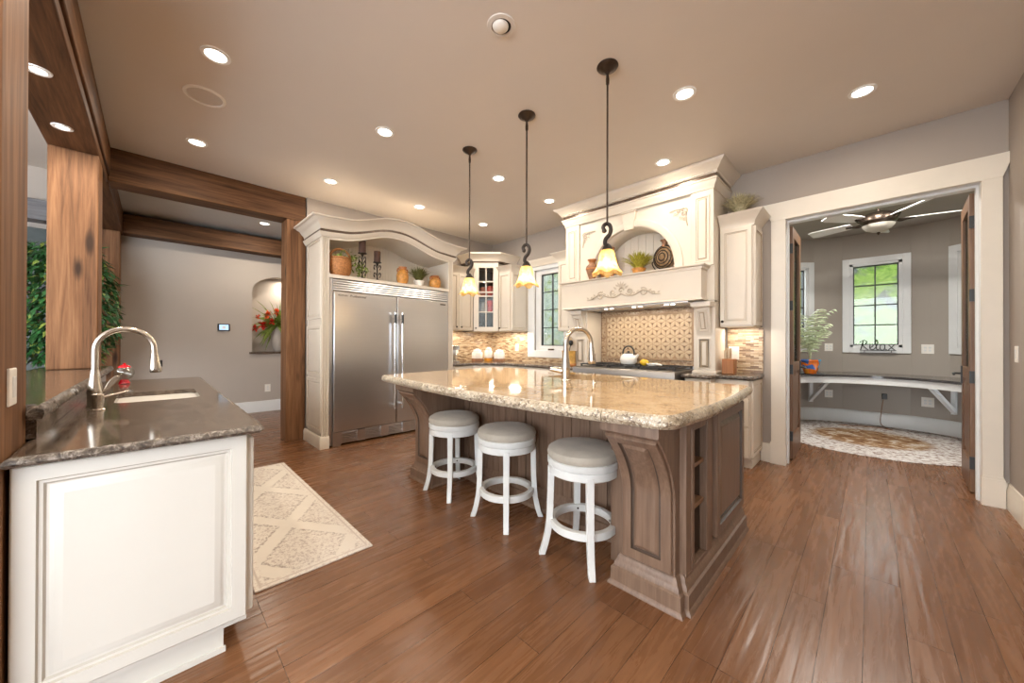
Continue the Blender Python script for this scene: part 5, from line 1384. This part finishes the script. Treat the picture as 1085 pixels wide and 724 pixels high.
# tiled splash behind the range
mb = MB().box(-2.645, -1.326, 4.40, 4.5, .906, 1.647)
struct('trim_4', mb, 'mosaic_small')
tl = thing('tile_medallion', 'cream petal pattern tile panel in a frame behind the range', 'tile panel', (-2.0, 4.395, 1.03))
TX0, TX1, TZ0, TZ1 = -2.55, -1.455, 1.035, 1.572
obj('tile_ground', MB().box(TX0, TX1, 4.392, 4.3995, TZ0, TZ1), 'petal_base', tl)
def bar(mb, x0, x1, z0, z1): mb.box(x0, x1, 4.384, 4.3995, z0, z1)
mb = MB(); e = .022
bar(mb, TX0-e, TX1+e, TZ0-e, TZ0); bar(mb, TX0-e, TX1+e, TZ1, TZ1+e); bar(mb, TX0-e, TX0, TZ0, TZ1); bar(mb, TX1, TX1+e, TZ0, TZ1)
obj('tile_frame', mb, 'petal_base', tl, bevel=.004)
a = .1085; hh = a*math.sqrt(3)/2; mb = MB(); mk = MB()
def inside(x, z, m=.004): return TX0+m < x < TX1-m and TZ0+m < z < TZ1-m
def petal(mb, p, q_, w_):
    p = Vector((p[0], 0, p[1])); q_ = Vector((q_[0], 0, q_[1])); d = q_-p; L = d.length; d.normalize(); s = Vector((d.z, 0, -d.x)); vs = []
    N = 6; pts_ = []
    for k in range(N+1): t = .05+.90*k/N; pts_.append(p+d*L*t+s*w_*math.sin(PI*k/N))
    for k in range(N-1, 0, -1): t = .05+.90*k/N; pts_.append(p+d*L*t-s*w_*math.sin(PI*k/N))
    c_ = (p+q_)/2
    if inside(c_.x, c_.z, -.004):
        pts_ = [Vector((min(max(v.x, TX0+.003), TX1-.003), 0, min(max(v.z, TZ0+.003), TZ1-.003))) for v in pts_]; c_ = sum(pts_, Vector())/len(pts_)
        m_ = len(pts_)
        mb.add([(v.x, 4.3915, v.z) for v in pts_]+[(c_.x+(v.x-c_.x)*.86, 4.387, c_.z+(v.z-c_.z)*.86) for v in pts_], [(i, (i+1) % m_, m_+(i+1) % m_, m_+i) for i in range(m_)]+[tuple(range(m_, 2*m_))])
for j in range(-1, 8):
    for i in range(-1, 14):
        X0 = TX0-.02+a*i+(a/2 if j % 2 else 0); Z0_ = TZ0-.012+hh*j
        petal(mb, (X0, Z0_), (X0+a, Z0_), a*.165)
        petal(mb, (X0, Z0_), (X0+a/2, Z0_+hh), a*.165); petal(mb, (X0, Z0_), (X0-a/2, Z0_+hh), a*.165)
        for (cx_, cz_, f) in ((X0+a/2, Z0_+hh/3, 1), (X0, Z0_+2*hh/3, -1)):
            if inside(cx_, cz_, .02):
                r_ = a*.13; pp = [(cx_+r_*math.sin(b), 4.3905, cz_+f*r_*math.cos(b)) for b in (0, 2*PI/3, 4*PI/3)]
                mk.add(pp, [(0, 1, 2)])
obj('petal_tiles', mb, 'petal', tl); obj('dark_inserts', mk, 'petal_dark', tl)

rg = thing('gas_cooktop', 'stainless six burner range top with black grates under the hood', 'cooktop', (-2.02, 4.05, .78))
M['steel_front'] = flat('cooktop_steel', (.30, .29, .28), .34, 1, var=.04)
obj('steel_body', MB().prism([(3.735, .785), (3.722, .795), (3.716, .80), (3.716, .915), (3.722, .926), (3.74, .930), (4.398, .930), (4.398, .785)], 'x', -2.638, -1.395), 'steel_front', rg, bevel=.003)
obj('back_guard', MB().box(-2.638, -1.395, 4.34, 4.398, .930, .955), 'steel', rg)
obj('burner_pan', MB().box(-2.60, -1.43, 3.83, 4.33, .930, .934), 'black', rg)
gr = MB()
for k in range(3):
    x0 = -2.60+.393*k; x1 = x0+.384; g = MB()
    for y in (3.835, 4.08, 4.325): g.box(x0, x1, y-.007, y+.007, .950, .964)
    for x in (x0+.007, (x0+x1)/2, x1-.007): g.box(x-.007, x+.007, 3.835, 4.325, .950, .964)
    for cx_ in ((x0+x1)/2-.095, (x0+x1)/2+.095):
        for cy_ in (3.957, 4.203):
            for b in range(4):
                d = Vector((math.cos(b*PI/2+PI/4), math.sin(b*PI/2+PI/4), 0)); g.tube([(cx_+d.x*.03, cy_+d.y*.03, .957), (cx_+d.x*.10, cy_+d.y*.10, .957)], .006, 6)
    for x in (x0+.01, x1-.01):
        for y in (3.84, 4.32): g.box(x-.008, x+.008, y-.008, y+.008, .933, .952)
    go = obj('grate', g, 'black', rg)
    for cy_ in (3.957, 4.203): obj('burner_cap', MB().lathe([(.045, .934), (.045, .942), (.035, .948), (.001, .949)], ((x0+x1)/2, cy_, 0), 20), 'iron', rg)
for k in range(6):
    x = -2.53+.205*k
    obj('knob', MB().lathe([(.022, -.002), (.020, -.03), (.014, -.034), (.001, -.034)], (x, 3.738, .80), 16, 'y'), 'steel', rg)
# kettle
kx, ky, kz = -2.12, 4.16, .964
t = thing('kettle', 'white enamel kettle with a black loop handle on the range', 'kettle', (kx, ky, kz))
kb = obj('kettle_body', MB().lathe([(.001, .001), (.085, .001), (.098, .02), (.102, .055), (.092, .095), (.065, .122), (.035, .130), (.001, .131)], (kx, ky, kz), 36), 'wax_white', t)
obj('spout', MB().tube([(kx+.085, ky-.01, kz+.07), (kx+.115, ky-.014, kz+.095), (kx+.132, ky-.016, kz+.118)], [.024, .018, .013], 14), 'wax_white', t)
obj('kettle_lid', MB().lathe([(.045, .128), (.04, .136), (.015, .142), (.014, .150), (.018, .156), (.001, .162)], (kx, ky, kz), 24), 'black', t)
obj('kettle_handle', MB().tube([(kx+.078*math.cos(b), ky-.008*math.cos(b), kz+.135+.085*math.sin(b)) for b in [-.35+(PI+.7)*k/20 for k in range(21)]], .0095, 10), 'black', t)
t = thing('lemon', 'yellow lemon lying on the front of the range grate', 'lemon', (-1.825, 3.96, .964))
obj('lemon_body', MB().lathe([(.001, -.056), (.010, -.050), (.022, -.042), (.036, -.02), (.038, .005), (.03, .03), (.014, .046), (.008, .052), (.001, .055)], (-1.825, 3.96, 1.002), 24, 'x'), 'yellow', t)
obj('lemon_tip', MB().lathe([(.007, .052), (.004, .058), (.001, .059)], (-1.825, 3.96, 1.002), 10, 'x'), 'leaf_light', t)
t = thing('spoon_rest', 'white ceramic spoon rest beside the lemon on the range', 'spoon rest', (-1.74, 3.97, .964))
obj('dish', MB().lathe([(.001, .002), (.045, .002), (.058, .02), (.062, .032), (.056, .030), (.042, .010), (.001, .008)], (-1.74, 3.97, .964), 28), 'wax_white', t)
obj('rest_handle', MB().tube([(-1.69, 3.96, .982), (-1.65, 3.95, .985), (-1.62, 3.945, .98)], [.012, .013, .009], 10), 'wax_white', t)

# ornaments on the hood mantel
MZ = 2.012
def urn(x, y, k, label, mat):
    t = thing('clay_urn', label, 'urn', (x, y, MZ))
    obj('urn_body', MB().lathe([(.001, .001), (.03*k, .001), (.034*k, .012*k), (.06*k, .09*k), (.074*k, .14*k), (.070*k, .17*k), (.04*k, .20*k), (.034*k, .215*k)], (x, y, MZ), 28), mat, t)
    obj('urn_rim', MB().lathe([(.034*k, .214*k), (.042*k, .235*k), (.056*k, .25*k), (.054*k, .256*k), (.04*k, .252*k)], (x, y, MZ), 28, cap=False), 'terracotta', t)
    obj('urn_band', MB().lathe([(.0715*k, .128*k), (.0765*k, .136*k), (.0765*k, .144*k), (.072*k, .152*k)], (x, y, MZ), 28, cap=False), 'terracotta', t)
urn(-2.495, 3.925, 1.04, 'small brown clay urn at the left end of the hood mantel', 'urn')
urn(-2.435, 4.19, 1.75, 'large orange brown urn standing at the back of the hood niche behind the pendant', 'terracotta')
random.seed(54)
grass_plant('fern_plant', -1.945, 4.07, MZ, .23, .27, 330, (.075, .095), 'bright yellow green fern in an orange pot at the middle of the hood mantel', 'fern', potmat='jar_orange', wdt=.014)
vx, vy = -1.635, 4.06
t = thing('disc_vase', 'flat round brown disc vase with concentric rings, right side of the hood niche', 'vase', (vx, vy, MZ))
ax = Vector((-.25, -1, 0)).normalized(); sx_ = Vector((-ax.y, ax.x, 0)).normalized(); vc = Vector((vx, vy, MZ+.175))
prof = [(.001, -.065), (.05, -.064), (.10, -.052), (.130, -.025), (.140, 0), (.135, .014), (.115, .028), (.11, .034), (.10, .034), (.095, .038), (.075, .043), (.07, .049), (.058, .049), (.053, .053), (.03, .055), (.027, .062), (.001, .063)]
secs = []
for r_, h in prof: secs.append([vc+ax*h+sx_*r_*math.cos(b)+Vector((0, 0, r_*math.sin(b))) for b in [2*PI*k/36 for k in range(36)]])
M['disc'] = flat('bronzed_clay', (.20, .125, .06), .35, .2, var=.5, scale=22)
obj('disc_body', MB().loft(secs), 'disc', t)
mb = MB()
for r_, h in ((.128, .022), (.104, .034), (.072, .046), (.042, .054)): mb.tube([vc+ax*h+sx_*r_*math.cos(b)+Vector((0, 0, r_*math.sin(b))) for b in [2*PI*k/40 for k in range(40)]], .0065, 6, True)
obj('disc_rings', mb, 'iron', t)
obj('vase_neck', MB().lathe([(.034, .12), (.026, .155), (.030, .175), (.050, .19), (.048, .196), (.03, .188)], tuple(vc), 20), 'urn', t)
t = thing('vase_stand', 'black iron stand cradling the round disc vase on the hood mantel', 'stand', (vx, vy, MZ))
for s in (-1, 1):
    p = [vc+sx_*s*.155+Vector((0, 0, -.02)), vc+sx_*s*.165+Vector((0, 0, -.05)), vc+sx_*s*.12+Vector((0, 0, -.125)), vc+sx_*s*.075+ax*.02+Vector((0, 0, -.168))]
    obj('stand_arm', MB().tube(catmull(p, 6), .006, 8), 'iron', t)
    p = [vc+sx_*s*.075+ax*.02+Vector((0, 0, -.168)), vc+sx_*s*.05+ax*.05+Vector((0, 0, -.160)), vc+sx_*s*.02+ax*.06+Vector((0, 0, -.152)), vc+ax*.06+Vector((0, 0, -.155))]
    obj('stand_foot', MB().tube(catmull(p, 6), .006, 8), 'iron', t)

# ================================================================ COUNTER THINGS
CT = .905
def canister(x, y, wd, H, label, fill, lidmat='wax_white'):
    t = thing('canister', label, 'canister', (x, y, CT), 'ceramic canisters on the corner counter')
    n = 6; r = wd/2
    obj('canister_body', MB().lathe([(r*.90, .001), (r, .012), (r, H*.66), (r*.93, H*.73), (r*.72, H*.78)], (x, y, CT), n), 'wax_white', t)
    obj('canister_base', MB().lathe([(r*1.01, .0008), (r*1.03, .01), (r*1.03, H*.20), (r*1.01, H*.22)], (x, y, CT), n, cap=False), fill, t)
    obj('canister_lid', MB().lathe([(r*.70, H*.775), (r*.74, H*.80), (r*.74, H*.86), (r*.62, H*.93), (r*.36, H*.96), (r*.34, H*.985), (r*.38, H*1.01), (.001, H*1.02)], (x, y, CT), 20), lidmat, t)
canister(-4.80, 3.95, .19, .21, 'white ceramic canister with brown foot, left of the amber filled one', 'urn')
canister(-4.70, 4.12, .14, .24, 'tall narrow white canister with bright amber foot, middle of three', 'amber')
canister(-4.53, 4.22, .19, .20, 'squat white canister with brown foot, nearest the kitchen window', 'urn')
wall_plate('wall_outlet', (-4.362, 4.4815, 1.14), (1, 0, 0), (0, -1, 0), .075, .12, 'white outlet on the mosaic between the canisters and the kitchen window')
wall_plate('wall_outlet', (-5.0115, 3.655, 1.10), (0, 1, 0), (1, 0, 0), .09, .13, 'white outlet on the mosaic beside the refrigerator cabinet')
wall_plate('wall_outlet', (-1.055, 4.4815, 1.115), (1, 0, 0), (0, -1, 0), .10, .14, 'white outlet on the mosaic behind the orange knife block')
t = thing('coffee_maker', 'small dark coffee maker half hidden beside the refrigerator cabinet', 'coffee maker', (-4.72, 3.42, CT))
obj('housing', MB().box(-4.86, -4.80, 3.36, 3.50, CT+.0005, CT+.26).box(-4.86, -4.70, 3.36, 3.50, CT+.20, CT+.27).box(-4.86, -4.70, 3.36, 3.50, CT+.0005, CT+.02), 'chrome', t, bevel=.004)
obj('carafe', MB().lathe([(.04, .022), (.052, .05), (.05, .10), (.035, .14)], (-4.745, 3.43, CT), 20), 'glass_jar', t)
ux, uy = -2.88, 3.965
t = thing('utensil_crock', 'yellow and orange painted crock holding utensils behind the island tap', 'crock', (ux, uy, CT))
M['crock'] = flat('painted_crock', (.58, .34, .09), .4, var=.35, scale=14)
obj('crock_body', MB().lathe([(.001, .001), (.088, .001), (.094, .012), (.094, .03), (.088, .04), (.088, .19), (.094, .20), (.092, .21), (.082, .208), (.08, .03), (.001, .03)], (ux, uy, CT), 28), 'crock', t)
obj('crock_foot', MB().lathe([(.0895, .002), (.0955, .012), (.0955, .032), (.0892, .042)], (ux, uy, CT), 28, cap=False), 'terracotta', t)
random.seed(55)
for k, (nm, lab, mt) in enumerate((('ladle', 'black ladle leaning left in the painted crock', 'black'), ('wooden_spoon', 'pale wooden spoon upright in the painted crock', 'petal'), ('serving_spoon', 'black serving spoon leaning right in the painted crock', 'black'))):
    d = Vector(((-.30, 0, .26)[k], (-.05, .05, -.05)[k], 1)).normalized(); b = Vector((ux+(.03, 0, -.03)[k], uy, CT+.035))
    tt = thing(nm, lab, nm.replace('_', ' '), tuple(b), None)
    e = b+d*(.24, .30, .26)[k]
    obj('utensil_handle', MB().tube([tuple(b), tuple(e)], .006, 8), mt, tt)
    obj('utensil_head', MB().lathe([(.001, -.04), (.022, -.025), (.034, 0), (.028, .028), (.001, .042)], tuple(e+d*.03), 16), mt, tt)
t = thing('knife_block', 'orange brown knife block with pale handles on the counter by the doorway', 'knife block', (-1.035, 4.22, CT))
obj('block', MB().box(-1.092, -.982, 4.17, 4.29, CT+.0005, CT+.155), 'block_wood', t, bevel=.006)
for (a, b, h) in ((-1.065, 4.20, .09), (-1.04, 4.22, .10), (-1.068, 4.25, .115), (-1.035, 4.26, .11)):
    obj('knife_handle', MB().box(a-.011, a+.011, b-.008, b+.008, CT+.150, CT+.155+h), 'petal', t, bevel=.003)
for loc, sx, sy in (((-4.85, 3.5, 1.412), .02, .5), ((-4.70, 4.20, 1.402), .06, .06), ((-4.26, 4.33, 1.402), .25, .02), ((-.96, 4.36, 1.382), .22, .02)):
    lamp('under_cabinet_lamp', 'AREA', loc, CABINET_WATTS*(.5 if loc[0] > -2 else 1), WARM, sx, size_y=sy)

# ================================================================ OFFICE
dk = thing('office_desk', 'curved dark topped desk with white apron along the round office wall', 'desk', (OC[0], OC[1], 0))
def arcpoly(r0, r1, a0, a1, n=40):
    return [opt(a0+(a1-a0)*k/n, r0)[:2] for k in range(n+1)]+[opt(a1-(a1-a0)*k/n, r1)[:2] for k in range(n+1)]
M['desk_top'] = flat('dark_desk_stone', (.055, .05, .05), .12, var=.3, scale=60, spec=.6)
obj('desk_top', MB().prism(arcpoly(.80, OR-.06, -95, 95), 'z', .755, .785), 'desk_top', dk)
obj('apron', MB().prism(arcpoly(.825, .85, -94, 94), 'z', .665, .7545), 'trim_white', dk)
for a in (-66, -29.5, 29.5, 66):
    mb = MB(); d = Vector(opt(a, 1))-Vector((*OC, 0)); s = Vector((-d.y, d.x, 0))*.022; o_ = Vector((*OC, 0))
    def strut(p, q_, w_):
        p = Vector(p); q_ = Vector(q_); dirn = (q_-p).normalized(); up = dirn.cross(s).normalized()*w_
        mb.loft([[p+s+up, p-s+up, p-s-up, p+s-up], [q_+s+up, q_-s+up, q_-s-up, q_+s-up]])
    strut(o_+d*.93+Vector((0, 0, .72)), o_+d*(OR-.085)+Vector((0, 0, .335)), .022)
    strut(o_+d*(OR-.085)+Vector((0, 0, .745)), o_+d*(OR-.085)+Vector((0, 0, .30)), .018)
    strut(o_+d*.90+Vector((0, 0, .735)), o_+d*(OR-.085)+Vector((0, 0, .735)), .018)
    obj('bracket', mb, 'trim_white', dk)
tag(obj('cable_tray', MB().prism(arcpoly(.99, 1.10, -14, 17, 12), 'z', .715, .754), 'black'), 'slim black tray fixed beneath the curved office desk', 'tray')
tag(obj('round_rug', MB().lathe([(.001, .011), (1.06, .011), (1.07, .006), (1.065, .0006), (.001, .0006)], (-.02, 6.52, 0), 64), 'round_rug'), 'round cream and brown patterned rug on the office floor', 'rug')
def office_plate(deg, z, w, h, label, kind='outlet'):
    p = Vector(opt(deg, OR-.004, z)); n = (Vector((*OC, z))-p).normalized(); u_ = Vector((-n.y, n.x, 0))
    return wall_plate('wall_outlet' if kind == 'outlet' else 'light_switch', tuple(p), tuple(u_), tuple(n), w, h, label, kind, 'outlet' if kind == 'outlet' else 'switch')
office_plate(-19.6, 1.165, .10, .12, 'white plate above the office desk, left of the window by the palm')
office_plate(19.3, 1.15, .12, .13, 'white plate above the office desk, right of the window')
office_plate(-19.6, .43, .10, .12, 'white outlet under the office desk, on the left')
office_plate(19.3, .415, .12, .13, 'white outlet under the office desk, on the right')
po = office_plate(3.2, .445, .11, .12, 'white outlet under the middle of the office desk with a black plug')
pp = opt(3.2, OR-.03, .445)
t = thing('plug_adapter', 'black plug adapter in the middle outlet under the office desk', 'plug', (pp[0], pp[1], .41))
obj('adapter', MB().box(pp[0]-.015, pp[0]+.04, pp[1]-.035, pp[1]+.018, .405, .485), 'black', t, bevel=.004)
cd_ = catmull([(pp[0], pp[1]-.02, .40), (pp[0]-.02, pp[1]-.05, .25), (pp[0]-.03, pp[1]-.10, .06), (pp[0]+.03, pp[1]-.25, .018), (pp[0]+.08, pp[1]-.34, .017), (pp[0]-.02, pp[1]-.28, .017), (pp[0]-.18, pp[1]-.30, .017), (pp[0]-.32, pp[1]-.38, .017), (pp[0]-.48, pp[1]-.42, .017)], 8)
tag(obj('power_cord', MB().tube(cd_, .005, 6), 'urn'), 'thin brown cord hanging from the plug and lying on the office rug', 'cord')
# palm in a painted pot
random.seed(61)
px, py = -.61, 6.66
t = thing('tray', 'flat black tray under the painted pot on the office desk', 'tray', (px+.02, py, .785))
obj('tray_dish', MB().lathe([(.001, .0008), (.14, .0008), (.15, .012), (.145, .012), (.135, .005), (.001, .005)], (px+.02, py, .785), 28), 'black', t)
t = thing('potted_palm', 'pale green palm in an orange and blue painted pot on the office desk', 'plant', (px, py, .79))
obj('pot', MB().lathe([(.001, .001), (.065, .001), (.085, .06), (.105, .14), (.11, .18), (.122, .185), (.122, .205), (.105, .205), (.10, .17), (.001, .17)], (px, py, .79), 32), 'talavera', t)
st = MB(); fl = MB()
for k in range(17):
    a = 2*PI*k/17+rnd(-.3, .3); r = rnd(.12, .34); h = rnd(.45, .85) if k % 3 else rnd(.9, 1.05)
    d = Vector((math.cos(a), math.sin(a), 0)); b = Vector((px, py, .95))
    sp = [b+d*r*s**1.6+Vector((0, 0, h*(1.25*s-.42*s*s*(1+r)))) for s in [i/10 for i in range(11)]]
    st.tube(sp, [.006-.0045*i/10 for i in range(11)], 5)
    for i in range(3, 11):
        dd = (sp[min(i+1, 10)]-sp[i-1]).normalized(); s_ = dd.cross(Vector((0, 0, 1))).normalized()
        for sg in (-1, 1):
            L = .17*(1-abs(i-6)/9); v = (s_*sg+dd*.7+Vector((0, 0, -.25))).normalized()
            ribbon(fl, [sp[i]+v*L*q_+Vector((0, 0, -.05*q_*q_)) for q_ in (0, .35, .7, 1)], .020, dd)
obj('palm_stems', st, 'leaf_pale', t); obj('palm_leaflets', fl, 'leaf_pale', t)
# Relax sign on the window sill
rx0, ry, rz = -.115, OC[1]+OR*math.cos(math.radians(HA))-.045, OZ0-.083
t = thing('wire_sign', 'black wire word sign reading Relax on the office window sill', 'sign', (.08, ry, rz))
def stroke(pts, k=6): return catmull([(rx0+a*.38, ry, 1.125+b*.15) for a, b in pts], k)
letters = {
 'letter_r': [[(.02, 0), (.06, .45), (.10, .95)], [(.0, .78), (.10, 1.0), (.20, .85), (.16, .60), (.08, .52), (.16, .25), (.24, .02)]],
 'letter_e': [[(.27, .25), (.36, .38), (.37, .55), (.31, .58), (.28, .35), (.31, .10), (.38, .08), (.44, .25)]],
 'letter_l': [[(.44, .25), (.50, .65), (.49, 1.0), (.45, .90), (.46, .35), (.49, .06), (.55, .15)]],
 'letter_a': [[(.69, .50), (.64, .60), (.57, .45), (.57, .15), (.63, .03), (.69, .20), (.70, .60)], [(.70, .60), (.70, .12), (.76, .08)]],
 'letter_x': [[(.78, .60), (.86, .32), (.97, .0)], [(.97, .62), (.87, .30), (.78, .02)]]}
for nm, sts in letters.items():
    mb = MB()
    for s_ in sts: mb.tube(stroke(s_), .006, 6)
    obj(nm, mb, 'black', t)
obj('base_wire', MB().tube([(rx0, ry, 1.124), (rx0+.38, ry, 1.124)], .004, 6).box(rx0, rx0+.38, ry-.012, ry+.035, rz-.0+.002, rz+.006).tube([(rx0+.05, ry, rz+.004), (rx0+.05, ry, 1.124)], .004, 6).tube([(rx0+.33, ry, rz+.004), (rx0+.33, ry, 1.124)], .004, 6), 'black', t)
for lx_ in (-.55, .05, .65): lamp('office_fill', 'AREA', (lx_, 5.45, OZC-.012), 14, (1, .94, .86), .14)  # added unseen fill lamps, standing in for daylight in the office
# ceiling fan
fx, fy = .067, 6.0
t = thing('ceiling_fan', 'five blade ceiling fan with a bowl light in the office', 'ceiling fan', (fx, fy, OZC))
obj('canopy', MB().lathe([(.075, 0), (.085, -.02), (.07, -.06), (.03, -.085), (.016, -.10)], (fx, fy, OZC), 28), 'bronze', t)
obj('downrod', MB().lathe([(.014, -.09), (.014, -.16)], (fx, fy, OZC), 12), 'bronze', t)
obj('motor_housing', MB().lathe([(.03, -.14), (.11, -.15), (.15, -.18), (.165, -.21), (.16, -.25), (.13, -.275), (.12, -.29)], (fx, fy, OZC), 36), 'bronze', t)
obj('light_bowl', MB().lathe([(.14, -.285), (.135, -.30), (.11, -.335), (.06, -.36), (.012, -.37), (.001, -.37)], (fx, fy, OZC), 36), 'frosted', t)
obj('finial', MB().lathe([(.012, -.368), (.016, -.378), (.008, -.395), (.001, -.405)], (fx, fy, OZC), 14), 'bronze', t)
for k in range(5):
    a = math.radians(-57+72*k); d = Vector((math.cos(a), math.sin(a), 0)); s_ = Vector((-d.y, d.x, 0)); z = OZC-.235
    c0 = Vector((fx, fy, z)); mb = MB()
    tl_ = Vector((0, 0, .020))
    o1 = [(.24, .05), (.32, .062), (.62, .075), (.68, .06), (.68, -.06), (.62, -.075), (.32, -.062), (.24, -.05)]
    P = [c0+d*r_+s_*w_+tl_*(w_/.07) for r_, w_ in o1]
    mb.loft([P, [p+Vector((0, 0, .007)) for p in P]]); bl = obj('blade', mb, 'white', t)
    mb = MB().tube([c0+d*.13+Vector((0, 0, .0)), c0+d*.20+Vector((0, 0, -.02)), c0+d*.30+Vector((0, 0, -.006))], [.014, .010, .012], 8)
    for q_ in (-1, 1): mb.tube(catmull([c0+d*.14, c0+d*.19+s_*q_*.045+Vector((0, 0, -.02)), c0+d*.25+s_*q_*.03+Vector((0, 0, -.012)), c0+d*.29+s_*q_*.01+Vector((0, 0, -.006))], 5), .007, 6)
    obj('blade_iron', mb, 'bronze', t)
